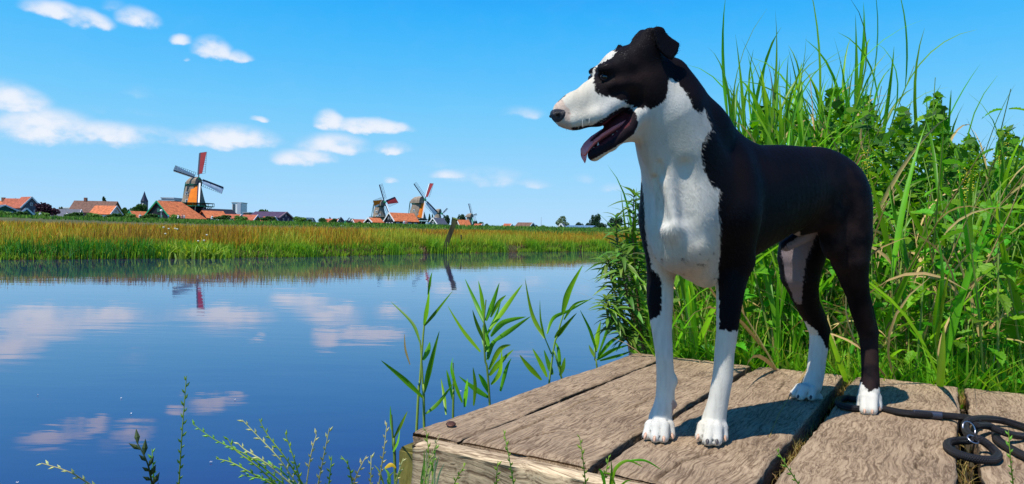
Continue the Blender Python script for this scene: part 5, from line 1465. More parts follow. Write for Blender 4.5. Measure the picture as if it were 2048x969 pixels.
# trees
TR = [ # px, d, ytop, w px, palette, shape, label
    (2, 260, 399, 18, 'dark', 'round', 'dark round tree at the left photo edge'), (29, 300, 393, 13, 'dark', 'round', 'sparse dark tree above the orange roof at left'), (37, 236, 407, 16, 'light', 'round', 'light green tree between the left-hand houses'),
    (94, 222, 403, 54, 'purple', 'round', 'big dark purple beech'), (121, 300, 411, 12, 'dark', 'round', 'small dark tree right of the purple beech'), (206, 300, 387, 20, 'dark', 'tall', 'tall dark poplar behind the brown-roofed farmhouse'),
    (198, 232, 429, 30, 'light', 'wide', 'low light green bushes by the orange-roofed house'), (250, 262, 412, 20, 'green', 'round', 'green tree left of the church'), (277, 252, 408, 44, 'green', 'wide', 'broad green tree below the church spire'),
    (65, 215, 430, 14, 'light', 'wide', 'low bush by the small green shed'), (444, 300, 430, 24, 'green', 'wide', 'green bushes right of the largest windmill'), (470, 300, 431, 26, 'green', 'wide', 'green tree in front of the white tower'),
    (500, 300, 429, 30, 'light', 'wide', 'light green tree behind the red cottages'), (522, 330, 419, 44, 'green', 'wide', 'broad green tree left above the purple warehouse'), (542, 340, 421, 24, 'dark', 'round', 'dark tree behind the purple warehouse'),
    (617, 280, 439, 18, 'green', 'wide', 'low tree right of the glass building'), (646, 300, 434, 22, 'green', 'round', 'round green tree left of the pointed one'), (659, 310, 432, 9, 'dark', 'tall', 'slim dark tree in the row left of the post mill'),
    (667, 290, 437, 20, 'green', 'wide', 'low green tree next to the slim dark one'), (680, 320, 435, 20, 'dark', 'round', 'dark tree behind the post mill'), (704, 320, 436, 18, 'dark', 'round', 'dark tree right behind the post mill'), (717, 300, 443, 14, 'green', 'wide', 'small bush left of the small black barn'),
    (858, 430, 424, 9, 'dark', 'tall', 'slim dark tree left of the bare mill tower'), (864, 440, 425, 8, 'dark', 'tall', 'slim dark tree beside the bare mill tower'), (892, 400, 428, 20, 'dark', 'round', 'round dark tree left of the leaning post'), (904, 420, 431, 7, 'dark', 'tall', 'thin dark conifer behind the leaning post'),
    (922, 430, 426, 24, 'dark', 'round', 'dark tree left of the smallest mill'), (950, 420, 440, 14, 'dark', 'round', 'dark tree right of the smallest mill'), (960, 400, 444, 20, 'green', 'wide', 'green tree right of the smallest mill'), (974, 390, 446, 12, 'green', 'round', 'small round tree left of the greenhouse'),
    (990, 420, 451, 26, 'dark', 'wide', 'low dark tree behind the greenhouse left end'), (1008, 380, 451, 20, 'light', 'wide', 'pale low tree behind the greenhouse'), (1030, 400, 450, 26, 'dark', 'wide', 'low dark tree behind the greenhouse right end'), (1046, 340, 446, 24, 'green', 'round', 'round tree right of the greenhouse'),
    (1070, 380, 449, 18, 'dark', 'round', 'dark tree left of the mast'), (1086, 330, 450, 18, 'light', 'round', 'light tree at the foot of the mast'), (1102, 360, 455, 26, 'dark', 'wide', 'low dark tree left of the pale willow'),
    (1126, 300, 433, 38, 'pale', 'round', 'pale silvery willow above the green gable house'), (1158, 320, 442, 26, 'dark', 'wide', 'dark tree above the blue roof'), (1176, 330, 443, 20, 'dark', 'wide', 'dark bush between the blue roof and the tall tree'),
    (1191, 300, 425, 28, 'dark', 'round', 'tall dark green tree at the right end of the horizon'), (1204, 290, 443, 26, 'dark', 'wide', 'dark tree low beside the willowherb'), (1232, 300, 432, 40, 'dark', 'round', 'dark tree half behind the willowherb')]
for q in TR: tree(*q[:6], q[6])
for i, (px, lb) in enumerate([(1290, 'distant dark tree in line with the dog chest'), (1360, 'distant dark tree in line with the dog fore legs'), (1440, 'distant dark tree in line with the dog shoulder'), (1540, 'distant dark tree in line with the dog belly'), (-60, 'distant dark tree just beyond the left edge')]):
    tree(px, 320 + 10 * (i % 3), 436 + (px > 1200) * 16, 60, 'dark', 'wide', lb, 'distant tree line')
HB = ['before the green house', 'below the gabled houses', 'under the purple beech', 'before the grey-roofed barn', 'before the brown farmhouse', 'by the orange-roofed white house', 'left of the small green barn', 'before the big barn gable', 'below the big barn roof', 'right of the mill shed', 'below the red cottages', 'left of the purple warehouse', 'right of the glass building']
for i, px in enumerate([10, 40, 86, 150, 186, 230, 262, 300, 352, 446, 482, 535, 600]):
    tree(px, 192 + 3 * (i % 3), 437.5 + px * .012 + (i % 2) * 2, 44, 'green' if i % 2 else 'light', 'wide', 'clipped green hedge bush ' + HB[i], 'hedge bushes along the far road')
# visitors by the barns, a parked car, a street lamp
def person_me(shirt, trousers):
    mb = MB(); mb.tube([(-.1, 0, 0), (-.1, 0, .45), (-.08, 0, .88)], [.06, .08, .11], 6); A0 = len(mb.F)
    mb.tube([(.12, .05, 0), (.1, 0, .45), (.08, 0, .88)], [.06, .08, .11], 6); A1 = len(mb.F)
    mb.tube([(0, 0, .85), (0, 0, 1.1), (0, 0, 1.38), (0, 0, 1.5)], [.17, .16, .21, .08], 8)
    for s_ in (-1, 1): mb.tube([(s_ * .2, 0, 1.42), (s_ * .27, -.02, 1.12), (s_ * .25, -.1, .85)], [.065, .055, .04], 6)
    A2 = len(mb.F); mb.tube([(0, 0, 1.48), (0, -.01, 1.56), (0, -.02, 1.66), (0, -.01, 1.76), (0, 0, 1.80)], [.055, .085, .10, .085, .03], 8)
    me = mb.me('person'); me.materials.append(trousers); me.materials.append(shirt); me.materials.append(mat('skin', (.45, .27, .19), rough=.6))
    for i, p_ in enumerate(me.polygons): p_.material_index = 0 if i < A1 else (1 if i < A2 else 2)
    return me
navy = mat('navy_cloth', (.02, .03, .08)); PM = [person_me(white_p, navy), person_me(mat('pink_shirt', (.6, .25, .22)), black_b), person_me(mat('blue_shirt', (.12, .3, .5)), white_p)]
for px, d, k, lb in ((356, 196, 0, 'visitor in white left of two others before the big barn'), (364, 196, 1, 'visitor in pink between two others before the big barn'), (368, 197, 0, 'visitor in white right of the visitor in pink'), (337, 198, 2, 'visitor in blue by the big barn corner'),
                     (424, 200, 0, 'visitor in white near the mill shed'), (147, 196, 1, 'visitor in pink walking before the grey-roofed barn'), (134, 196, 0, 'visitor in white before the long grey barn'), (80, 197, 0, 'visitor in white before the purple beech'), (280, 198, 0, 'visitor in white by the small green barn'),
                     (808, 222, 0, 'visitor in white before the black barn'), (812, 222, 1, 'visitor in pink before the black barn'), (858, 240, 2, 'visitor in blue before the dark green barn'), (305, 196, 1, 'visitor in pink sitting by the hedge before the barn')):
    b = at(px, d); q = bpy.data.objects.new('person', PM[k]); C.objects.link(q); q.location = b; q.rotation_euler = (0, 0, random.uniform(-2, 2)); tag(q, lb, 'person', 'visitors near the mills'); q.scale = (1.25, 1.25, 1.15)
b = at(322, 196); o = thing('street_lamp', b, 'white globe street lamp in front of the big barn gable', 'lamp')
mb = MB(); mb.tube([b, b + Vector((0, 0, 2.6))], .07, 6); mb.obj('pole', white_p, o); mb = MB(); mb.lathe(b + Vector((0, 0, 2.9)), [(.1, -.35), (.3, -.2), (.38, 0), (.3, .22), (.1, .34)], 10); mb.obj('globe', white_p, o, True)
b = at(449, 205); o = thing('parked_car', b, 'white car parked right of the mill shed', 'car')
mb = MB(); mb.add([(b.x + x, b.y + y, b.z + z + .3) for y in (-.85, .85) for x, z in ((-2.1, .3), (-2.1, .8), (-1.4, .95), (-.7, 1.45), (.9, 1.5), (1.5, 1.0), (2.15, .85), (2.15, .3))],
       [tuple(range(8)), tuple(reversed(range(8, 16)))] + [(i, i + 8, (i + 1) % 8 + 8, (i + 1) % 8) for i in range(8)]); mb.obj('body', white_p, o)
mb = MB(); mb.add([(b.x + x, b.y - .87, b.z + z + .3) for x, z in ((-1.2, 1.0), (-.65, 1.38), (.85, 1.42), (1.3, 1.02))] + [(b.x + x, b.y - .83, b.z + z + .3) for x, z in ((-1.2, 1.0), (-.65, 1.38), (.85, 1.42), (1.3, 1.02))], [(0, 1, 2, 3), (7, 6, 5, 4), (0, 4, 5, 1), (1, 5, 6, 2), (2, 6, 7, 3), (3, 7, 4, 0)]); mb.obj('side_window', glass, o)
for sx_ in (-1.3, 1.35):
    mb = MB(); V_ = [(b.x + sx_ + .33 * math.cos(a), b.y + yy, b.z + .35 + .33 * math.sin(a)) for yy in (-.9, -.65) for a in [2 * math.pi * k / 12 for k in range(12)]]
    mb.add(V_, [tuple(range(12)), tuple(reversed(range(12, 24)))] + [(i, i + 12, (i + 1) % 12 + 12, (i + 1) % 12) for i in range(12)]); mb.obj('wheel', black_b, o)
# ================================================================== PLANTS BY THE JETTY
reed_leaf = add_random_tint(mat('reed_leaf', (.15, .38, .010), rough=.42, spec=.4, trans=.45, var=.15, scale=12), .38, .025)
reed_dry = add_random_tint(mat('dry_reed', (.50, .36, .14), rough=.7, trans=.15), .3, .015)
nettle_m = add_random_tint(mat('nettle_leaf', (.11, .32, .010), rough=.5, spec=.3, trans=.42, var=.2, scale=25, bump=.4, bscale=90), .42, .03)
herb_m = add_random_tint(mat('willowherb_leaf', (.12, .24, .03), rough=.45, spec=.4, trans=.32, var=.2, scale=30), .35, .035)
stem_g = add_random_tint(mat('green_stem', (.18, .30, .05), rough=.5), .3, .02)
stem_r = mat('reddish_stem', (.20, .09, .04), rough=.6, var=.3, scale=20)
def link(name, me, parent, M=None):
    o = bpy.data.objects.new(name, me); C.objects.link(o); o.parent = parent
    if M is not None: o.matrix_basis = M
    return o
def leaf_strip(L, w, droop, seg=7, m_=reed_leaf, twist=.6, fold=.25, name='leaf', peak=.3):
    """blade starting at the origin, pointing +x and rising, bending down"""
    V_ = []; F_ = []
    ang = R(58); x = z = 0
    for i in range(seg + 1):
        t_ = i / seg
        wd = w * (min(1, (t_ / peak + .35)) if t_ < peak else (1 - ((t_ - peak) / (1 - peak)) ** 1.5)) + .0006
        tw = twist * t_; s_ = Vector((0, math.cos(tw), math.sin(tw)))
        c = Vector((x, 0, z)); up = Vector((-math.sin(ang), 0, math.cos(ang)))
        V_ += [c - s_ * wd / 2 + up * wd * fold, c, c + s_ * wd / 2 + up * wd * fold]
        x += math.cos(ang) * L / seg; z += math.sin(ang) * L / seg; ang -= droop / seg * (.4 + 1.2 * t_)
    for i in range(seg):
        for k in (0, 1): F_.append((i * 3 + k, i * 3 + k + 1, i * 3 + k + 4, i * 3 + k + 3))
    return mk(name, V_, F_, m_, True)
REEDL = [leaf_strip(random.uniform(.26, .50), random.uniform(.009, .019), random.uniform(.2, 1.5), twist=random.uniform(-1.2, 1.2)) for _ in range(12)]
REEDD = [leaf_strip(random.uniform(.2, .4), random.uniform(.006, .012), random.uniform(1.0, 2.6), m_=reed_dry, twist=random.uniform(-2, 2)) for _ in range(4)]
def stem_me(H, r, bend, m_, n=6, name='stem'):
    mb = MB(); mb.tube([Vector((bend * (k / 6) ** 2, 0, H * k / 6)) for k in range(7)], [r * (1 - .7 * k / 6) for k in range(7)], n, cap=False); return mb.me(name, m_, True)
STEMS = [stem_me(1.0, .0036, b, stem_g) for b in (.02, .08, .16)]; STEMD = [stem_me(1.0, .0035, b, reed_dry) for b in (.02, .12, .25)]
def reed(x, y, z0, H, label, group, lean=(0, 0), dry=False, nl=8, name='reed_plant'):
    o = thing(name, (x, y, z0), label, 'reed', group, rz=random.uniform(0, 6.28)); o.rotation_euler = (lean[0], lean[1], random.uniform(0, 6.28))
    k = random.randrange(3); sm = (STEMD if dry else STEMS)[k]; bend = (.02, .12, .25)[k] if dry else (.02, .08, .16)[k]
    link('stem', sm, o, Matrix.Diagonal((H if not dry else H, 1.4, H, 1)))
    az = random.uniform(0, 6.28)
    for i in range(nl):
        f = .22 + .78 * (i + random.uniform(-.2, .2)) / nl; f = min(.99, f)
        az += 3.14 + random.uniform(-.6, .6)
        M = Matrix.Translation((bend * H * f * f, 0, H * f)) @ Matrix.Rotation(az, 4, 'Z') @ Matrix.Rotation(random.uniform(-.45, .35) - .5 * f, 4, 'Y') @ Matrix.Diagonal((*([random.uniform(.75, 1.25)] * 3), 1))
        link('leaf', random.choice(REEDD if (dry or (random.random() < .08)) else REEDL), o, M)
    return o
def serrate_leaf(L, w, m_, teeth=6, name='leaf', droop=.35, heart=.18):
    """toothed leaf with a folded blade"""
    V_ = [(0, 0, 0)]; n = teeth * 2; mid = []; lf = []; rt = []
    for i in range(n + 1):
        t_ = i / n; x = L * (t_ - (heart * .25 if i == 0 else 0)); wd = w * .5 * math.sin(math.pi * min(1, t_ * .82 + .16)) ** .85 * (1 if i % 2 else .78) * (1 - t_ ** 3)
        z = -droop * L * t_ * t_
        mid.append((L * t_, 0, z)); lf.append((x + (L * .05 if i % 2 else 0), wd, z + wd * .35)); rt.append((x + (L * .05 if i % 2 else 0), -wd, z + wd * .35))
    V_ = mid + lf + rt; m1 = n + 1; F_ = []
    for i in range(n):
        F_.append((i, i + 1, m1 + i + 1, m1 + i)); F_.append((i + 1, i, 2 * m1 + i, 2 * m1 + i + 1))
    return mk(name, V_, F_, m_, False)
NETL = [serrate_leaf(random.uniform(.06, .105), random.uniform(.040, .062), nettle_m, droop=random.uniform(.1, .6)) for _ in range(6)]
BRAM = [serrate_leaf(random.uniform(.07, .10), random.uniform(.055, .075), nettle_m, teeth=5, droop=random.uniform(.1, .4)) for _ in range(3)]
NSTEM = [stem_me(1.0, .0040, b, stem_g) for b in (.03, .1, .2)]
def nettle(x, y, z0, H, label, group, big=1.0):
    o = thing('nettle_plant', (x, y, z0), label, 'nettle', group); o.rotation_euler = (random.uniform(-.2, .2), random.uniform(-.2, .2), random.uniform(0, 6.28))
    k = random.randrange(3); bend = (.03, .1, .2)[k]; link('stem', NSTEM[k], o, Matrix.Diagonal((H, 1.2, H, 1)))
    n = max(4, int(H / .085)); az = random.uniform(0, 3)
    for i in range(n):
        f = .12 + .88 * i / n; az += 1.57 + random.uniform(-.2, .2)
        for sd_ in (0, math.pi):
            sc = big * random.uniform(.6, 1.25) * (1.0 - .2 * f)
            M = Matrix.Translation((bend * H * f * f, 0, H * f)) @ Matrix.Rotation(az + sd_, 4, 'Z') @ Matrix.Translation((.012, 0, 0)) @ Matrix.Rotation(random.uniform(-.5, .6), 4, 'Y') @ Matrix.Rotation(random.uniform(-.5, .5), 4, 'X') @ Matrix.Diagonal((sc, sc, sc, 1))
            link('leaf', random.choice(NETL), o, M)
    return o
HERBL = []
for _ in range(5):
    L, w = random.uniform(.055, .085), random.uniform(.012, .018); dr = random.uniform(.2, .9); V_ = []; F_ = []
    for i in range(7):
        t_ = i / 6; wd = w / 2 * math.sin(math.pi * min(1, t_ * .9 + .08)) + .0003; z = -dr * L * t_ * t_ * .8
        V_ += [(L * t_ * (1 - .1 * dr), -wd, z + wd * .6), (L * t_ * (1 - .1 * dr), 0, z), (L * t_ * (1 - .1 * dr), wd, z + wd * .6)]
    for i in range(6):
        for k in (0, 1): F_.append((i * 3 + k, i * 3 + k + 1, i * 3 + k + 4, i * 3 + k + 3))
    HERBL.append(mk('leaf', V_, F_, herb_m, True))
tipm = mat('willowherb_tip', (.28, .13, .06), rough=.6, trans=.2)
def herb(pts, label, dens=26, sc=1.0, group='willowherb plants at the thicket edge'):
    """stem through world points, whorled lance leaves"""
    o = thing('willowherb_plant', pts[0], label, 'plant', group)
    P = crm(pts, 6); mb = MB(); mb.tube(P, [.0045 * (1 - .6 * i / len(P)) for i in range(len(P))], 6, cap=False); mb.obj('stem', stem_r, o, True)
    az = random.uniform(0, 3); o0 = Matrix.Translation(o.location).inverted()
    for i in range(dens):
        f = .12 + .88 * i / (dens - 1); k = f * (len(P) - 1); i0 = min(int(k), len(P) - 2); q = P[i0].lerp(P[i0 + 1], k - i0)
        for j in range(3):
            az += 2.4; s_ = sc * random.uniform(.75, 1.25) * (1.0 if f < .9 else .75); up = -.9 if f > .93 else random.uniform(-.75, .1)
            M = o0 @ Matrix.Translation(q) @ Matrix.Rotation(az, 4, 'Z') @ Matrix.Rotation(up, 4, 'Y') @ Matrix.Rotation(random.uniform(-.4, .4), 4, 'X') @ Matrix.Diagonal((s_, s_, s_, 1))
            link('leaf', random.choice(HERBL), o, M)
    return o
# ---- thicket: behind the jetty's far edge, land to the right of the water
def shore_x(y): return .33 + .17 * (y - 2.2) + .04 * math.sin(y * 3)
def inback(x, y, margin=.03):   # beyond the back edge of the jetty
    e1, e2 = TOJ(Vector((x, y, 0))); return e2 > LEN + margin
PLACE = ['near the jetty edge behind the dog', 'deep in the thicket', 'in the right half of the thicket', 'behind the dog back', 'between the dog fore legs and the water']
rp = random.Random(21)
def thick_pt(dmin, dmax, pxmin, pxmax):
    for _ in range(200):
        y = rp.uniform(dmin, dmax); px = rp.uniform(pxmin, pxmax); x = (px - CX) / F_PX * y
        if inback(x, y) and x > shore_x(y) + .02: return x, y, px
    return None
def ground(x, y): return near_h(x, y)
HT = [(1200, 430), (1290, 400), (1440, 300), (1480, 200), (1560, 190), (1640, 175), (1700, 105), (1760, 110), (1820, 150), (1880, 150), (1960, 185), (2048, 200), (2300, 200)]
def top_py(px):
    for (a, b), (c, d) in zip(HT, HT[1:]):
        if px <= c: return b + (d - b) * (px - a) / (c - a)
    return HT[-1][1]
def where(px, y):
    dp_ = '' if y == 0 else (' in front' if y < 2.7 else (' at mid-depth' if y < 3.5 else ' far back'))
    for lim, tx in ((1290, 'left of the dog'), (1370, 'seen between the dog fore legs'), (1500, 'right behind the dog near fore leg'), (1600, 'behind the middle of the dog back'), (1690, 'behind the dog hind legs'), (1780, 'just right of the dog rump'), (1900, 'above the leash'), (2010, 'above the leash coils')):
        if px < lim: return tx + dp_
    return 'at the right photo edge' + dp_
nreed = 0
for i in range(126):
    q = thick_pt(2.5, 5.2, 1300, 2200) if i < 88 else thick_pt(2.5, 3.9, 1450, 1720)
    if not q: continue
    x, y, px = q; z0 = ground(x, y) - .05
    zt = W(px, top_py(px) + (rp.uniform(-45, 140) if px < 1780 else rp.uniform(20, 210)), y).z
    H = max(.5, min(2.3, zt - z0) - (.22 if i < 88 else .12))
    reed(x, y, z0, H, 'tall green reed in the thicket ' + where(px, y), 'green reeds in the thicket', (rp.uniform(-.12, .12), rp.uniform(-.15, .15)), nl=12 if y < 4 else 9)
for i in range(70):
    q = thick_pt(2.5, 4.2, 1440, 2150) if i < 26 else thick_pt(2.1, 3.0, 1500, 2120)
    if not q: continue
    x, y, px = q; z0 = ground(x, y) - .05
    reed(x, y, z0, rp.uniform(.7, 1.35) if i < 26 else rp.uniform(.4, .9), 'straw-coloured dry reed stem ' + where(px, y), 'dry reeds in the thicket', (rp.uniform(-.7, .7), rp.uniform(-.7, .7)), dry=True, nl=3, name='dry_reed')
for i in range(165):
    q = thick_pt(2.25, 4.2, 1290, 2150) if i < 92 else thick_pt(2.0, 3.0, 1290, 2120)
    if not q: continue
    x, y, px = q; z0 = ground(x, y) - .04
    zt = W(px, top_py(px) + (rp.uniform(130, 470) if px > 1660 else rp.uniform(20, 300)), y).z
    nettle(x, y, z0, max(.25, min(1.6, zt - z0)), 'leafy stinging nettle ' + where(px, y), 'nettles in the thicket')
for (px, py_t, d, lb) in ((1822, 145, 2.9, 'tall dark nettle top standing above the thicket at upper right'), (1960, 190, 3.1, 'tall nettle near the right photo edge')):
    x = (px - CX) / F_PX * d; z0 = ground(x, d); nettle(x, d, z0, W(px, py_t, d).z - z0, lb, 'nettles in the thicket', 1.1)
# young nettles and grass at the very edge of the planks
for i in range(44):
    e1 = rp.uniform(.10, 2.2); q = J(e1, LEN + rp.uniform(.06, .22), 0)
    nettle(q.x, q.y, ground(q.x, q.y), rp.uniform(.14, .42), 'short young nettle at the plank edge ' + where(PROJ(np.array([[q.x, q.y, .8]]))[0][0], 0), 'young nettles by the planks', .85)
for i in range(52):
    q = thick_pt(2.0, 3.1, 1290, 2130)
    if not q: continue
    x, y, px = q
    reed(x, y, ground(x, y) - .03, rp.uniform(.22, .6), 'low green reed shoot near the planks ' + where(px, y), 'low reed shoots by the planks', (rp.uniform(-.4, .4), rp.uniform(-.4, .4)), nl=6)
# willowherbs leaning over the water, left of the dog
HS = [([(1262, 700, 2.75), (1240, 600, 2.8), (1236, 520, 2.8), (1232, 437, 2.8)], 'willowherb with reddish tip reaching highest at the thicket edge'),
      ([(1285, 700, 2.7), (1272, 560, 2.75), (1266, 460, 2.75), (1268, 392, 2.75)], 'pale-topped willowherb close to the dog chest'),
      ([(1268, 700, 2.65), (1236, 610, 2.65), (1222, 548, 2.65), (1216, 520, 2.65)], 'short willowherb leaning over the water'),
      ([(1290, 700, 2.6), (1262, 620, 2.6), (1248, 560, 2.6), (1244, 500, 2.6)], 'middle willowherb between the two tall ones'),
      ([(1300, 700, 2.8), (1288, 620, 2.8), (1276, 540, 2.8), (1262, 470, 2.85)], 'willowherb right behind the dog fore leg'),
      ([(1262, 690, 2.6), (1238, 660, 2.58), (1222, 630, 2.56), (1212, 600, 2.55)], 'lowest willowherb by the jetty corner')]
for pts, lb in HS:
    herb([W(a, b, c) for a, b, c in pts], lb)
# undergrowth that nobody could count: grass blades, straw and a dark mass of leaves behind
parts = []
n = 19000; e1 = RNG.uniform(-.02, 2.6, n); e2 = LEN + .03 + RNG.uniform(0, 1, n) ** 1.7 * 1.6
X_ = JO.x + e1 * math.cos(JA) - e2 * math.sin(JA); Y_ = JO.y + e1 * math.sin(JA) + e2 * math.cos(JA)
k = np.array([x > shore_x(y) - .03 for x, y in zip(X_, Y_)]); X_, Y_, e2 = X_[k], Y_[k], e2[k]
P = np.stack([X_, Y_, np.array([ground(a, b) - .02 for a, b in zip(X_, Y_)])], 1)
H = RNG.uniform(.07, .24, len(P)) * (1 + 1.3 * np.clip(e2 - LEN, 0, 1.3)) * (1 + .8 * fbm(P * 2.5, 2))
parts.append(blades(P, H, RNG.uniform(.004, .014, len(P)), .55, pick(len(P), [(.07, .28, .008), (.12, .40, .010), (.18, .44, .012), (.04, .18, .008)]), tipcol=pick(len(P), [(.14, .42, .012), (.22, .48, .02), (.36, .42, .05)])))
kk = (RNG.random(len(P)) < .09) & (e2 > LEN + .16)
parts.append(blades(P[kk], RNG.uniform(.1, .6, kk.sum()), RNG.uniform(.002, .005, kk.sum()), 1.1, pick(kk.sum(), [(.46, .34, .13), (.36, .25, .09), (.5, .42, .2)])))
V_, Q_, C_ = merge(parts)
tag(mesh_obj('undergrowth_grass', mk_np('undergrowth_grass', V_, Q_, grass_m, cols=C_)), 'short grass and straw crowding the back edge of the jetty', 'grass', kind='stuff')
n = 64000; Y_ = RNG.uniform(2.75, 6.5, n); px = RNG.uniform(1235, 2350, n); X_ = (px - CX) / F_PX * Y_
k = np.array([(x > shore_x(y) + .08) and inback(x, y, .2) for x, y in zip(X_, Y_)]); X_, Y_, px = X_[k], Y_[k], px[k]; n = len(X_)
zt = np.array([W(a, top_py(a) + 100 - 75 * max(0, 1 - abs(a - 1570) / 130) + 30 * math.sin(a * .033) + 30 * math.sin(a * .09), b).z for a, b in zip(px, Y_)]); z0 = np.array([ground(a, b) for a, b in zip(X_, Y_)])
zt = np.minimum(zt, z0 + 1.75)
Z_ = z0 + (zt - z0) * RNG.uniform(0, 1, n) ** .8
P = np.stack([X_, Y_, Z_], 1); dn = fbm(P * 3.2, 3) > -.22; P = P[dn]; n = len(P)
a_ = RNG.normal(0, 1, (n, 3)); a_[:, 2] *= .5; a_ /= np.linalg.norm(a_, axis=1)[:, None]; b_ = np.cross(a_, RNG.normal(0, 1, (n, 3))); b_ /= np.linalg.norm(b_, axis=1)[:, None]
s_ = RNG.uniform(.012, .034, (n, 1))
V_ = np.stack([P - a_ * s_, P - a_ * s_ * .2 + b_ * s_ * .42, P + a_ * s_, P - a_ * s_ * .2 - b_ * s_ * .42], 1).reshape(-1, 3)
C_ = np.repeat(pick(n, [(.05, .16, .010), (.10, .27, .012), (.03, .10, .010), (.17, .34, .015)], .35), 4, axis=0)
tag(mesh_obj('thicket_leaves', mk_np('thicket_leaves', V_, np.arange(n * 4).reshape(-1, 4), grass_m, cols=C_)), 'dense mass of small leaves filling the thicket behind the dog', 'foliage', kind='stuff')
# yellow bedstraw-like flower sprays
yel = mat('yellow_flowers', (.62, .55, .03), rough=.7, trans=.2)
for (px, py, d, lb) in ((1735, 335, 2.75, 'yellow flower spray just right of the dog rump'), (1935, 375, 2.7, 'yellow flower spray at right centre'), (1690, 712, 2.25, 'small yellow flower low between the hind legs'), (2003, 300, 2.8, 'yellow flower spray near the right edge'), (1862, 690, 2.3, 'small yellow flower low in the thicket at right')):
    b = W(px, py, d); o = thing('yellow_flower', b, lb, 'flower', 'yellow flowers in the thicket')
    big = d > 2.5
    mb = MB(); mb.tube([b + Vector((0, .02, -.35 if big else -.1)), b, b + Vector((.01, 0, .07 if big else .01))], [.002, .0015, .0008], 5, cap=False); mb.obj('stem', stem_g, o)
    mb = MB()
    for k in range(90 if big else 14):
        q = b + Vector((random.gauss(0, .014), random.gauss(0, .012), random.uniform(-.06, .07) if big else random.gauss(0, .004))); r_ = random.uniform(.002, .0042)
        mb.add([q + Vector((-r_, 0, 0)), q + Vector((0, -r_, r_ * .5)), q + Vector((r_, 0, 0)), q + Vector((0, r_ * .4, r_))], [(0, 1, 2, 3)])
    f_ = mb.obj('blossoms', yel, o); f_['kind'] = 'stuff'

# ---- reeds standing in the water left of the jetty: each leaf where the photograph has it
def ribbon(P, w, m_, parent, name='leaf', seg=8, peak=.35, drift=.0):
    P = crm([Vector(p_) for p_ in P], seg); n = len(P) - 1; V_ = []; F_ = []; ph = random.uniform(-.5, .5)
    for i, c in enumerate(P):
        t_ = i / n; tv = (P[min(i + 1, n)] - P[max(i - 1, 0)]).normalized(); view = (c - CAM).normalized()
        s_ = tv.cross(view).normalized(); s_ = (s_ * math.cos(ph + .7 * t_) + tv.cross(s_) * math.sin(ph + .7 * t_)).normalized(); nn_ = s_.cross(tv)
        wd = w * (min(1, t_ / peak * .6 + .4) if t_ < peak else (1 - ((t_ - peak) / (1 - peak)) ** 1.7)) + .0005
        V_ += [c - s_ * wd / 2 + nn_ * wd * .2, c, c + s_ * wd / 2 + nn_ * wd * .2]
    for i in range(n):
        for k in (0, 1): F_.append((i * 3 + k, i * 3 + k + 1, i * 3 + k + 4, i * 3 + k + 3))
    return mesh_obj(name, mk(name, V_, F_, m_, True), parent)
def water_reed(label, d, stems, leaves, yj=.16):
    b = W(*stems[0][0], d); o = thing('water_reed', (b.x, b.y, 0), label, 'reed', 'reeds standing in the water beside the jetty')
    for st in stems:
        P = [W(a, c, d) for a, c in st]; dv = (P[0] - P[1]).normalized(); k = (P[0].z + .15) / max(.2, -dv.z); P = [P[0] + dv * k * .5, ] + P
        P = [Vector((P[0].x, P[0].y, -.1))] + P[1:]
        mb = MB(); mb.tube(crm(P, 5), [.0042 * (1 - .55 * i / (5 * (len(P) - 1))) for i in range(5 * (len(P) - 1) + 1)], 7, cap=False); mb.obj('stem', stem_g, o, True)
    for lf in leaves:
        w = lf[-1] * 1.25; pts = lf[:-1]; dd = random.uniform(-yj, yj)
        P = [W(a, c, d + dd * (i / (len(pts) - 1))) for i, (a, c) in enumerate(pts)]
        ribbon(P, w * d / F_PX, reed_leaf if w > 4 else reed_dry, o)
    return o
water_reed('slender reed with two stems just left of the jetty corner', 1.85, [[(834, 845), (840, 761), (848, 655), (857, 590)], [(848, 832), (846, 779), (843, 717), (840, 680)]],
    [[(848, 651), (854, 620), (859, 584), 7], [(848, 653), (873, 624), (905, 583), 5], [(840, 686), (824, 646), (782, 604), 5], [(846, 721), (857, 699), (860, 684), 8], [(848, 786), (862, 730), (879, 662), 9], [(846, 796), (806, 757), (762, 721), 8], [(851, 828), (877, 806), (906, 768), 6], [(820, 730), (811, 700), (809, 668), 3], [(856, 590), (860, 565), (864, 545), 4]])
water_reed('bushiest water reed with many upright leaves in the middle of the row', 2.15, [[(979, 800), (970, 717), (968, 651), (972, 600)]],
    [[(961, 704), (926, 660), (895, 611), 7], [(968, 646), (952, 606), (930, 558), 7], [(969, 642), (964, 593), (957, 562), 7], [(972, 642), (988, 602), (999, 566), 8], [(981, 635), (997, 606), (1012, 591), 6], [(979, 659), (1014, 611), (1045, 569), 8], [(981, 673), (1006, 646), (1052, 634), 9], [(983, 686), (1023, 660), (1062, 633), 8], [(979, 752), (1001, 726), (1028, 699), 10], [(974, 704), (971, 672), (969, 642), 13],
     [(1001, 783), (1014, 739), (1023, 717), 8], [(977, 795), (948, 775), (917, 752), 10], [(979, 788), (966, 761), (957, 748), 8], [(975, 720), (985, 690), (1012, 662), 8], [(978, 740), (1000, 700), (1022, 690), 8], [(972, 690), (955, 650), (945, 620), 6], [(974, 670), (990, 640), (1003, 600), 6], [(982, 770), (1000, 745), (1004, 700), 7]])
water_reed('low young reed shoots between the slender reed and the bushiest one', 2.0, [[(906, 840), (907, 780), (906, 726)]], [[(925, 806), (912, 770), (906, 735), 6], [(930, 815), (934, 780), (935, 757), 9], [(892, 830), (888, 790), (882, 757), 5], [(905, 800), (898, 760), (893, 740), 5], [(906, 760), (903, 735), (906, 715), 4], [(947, 812), (950, 770), (946, 735), 6]])
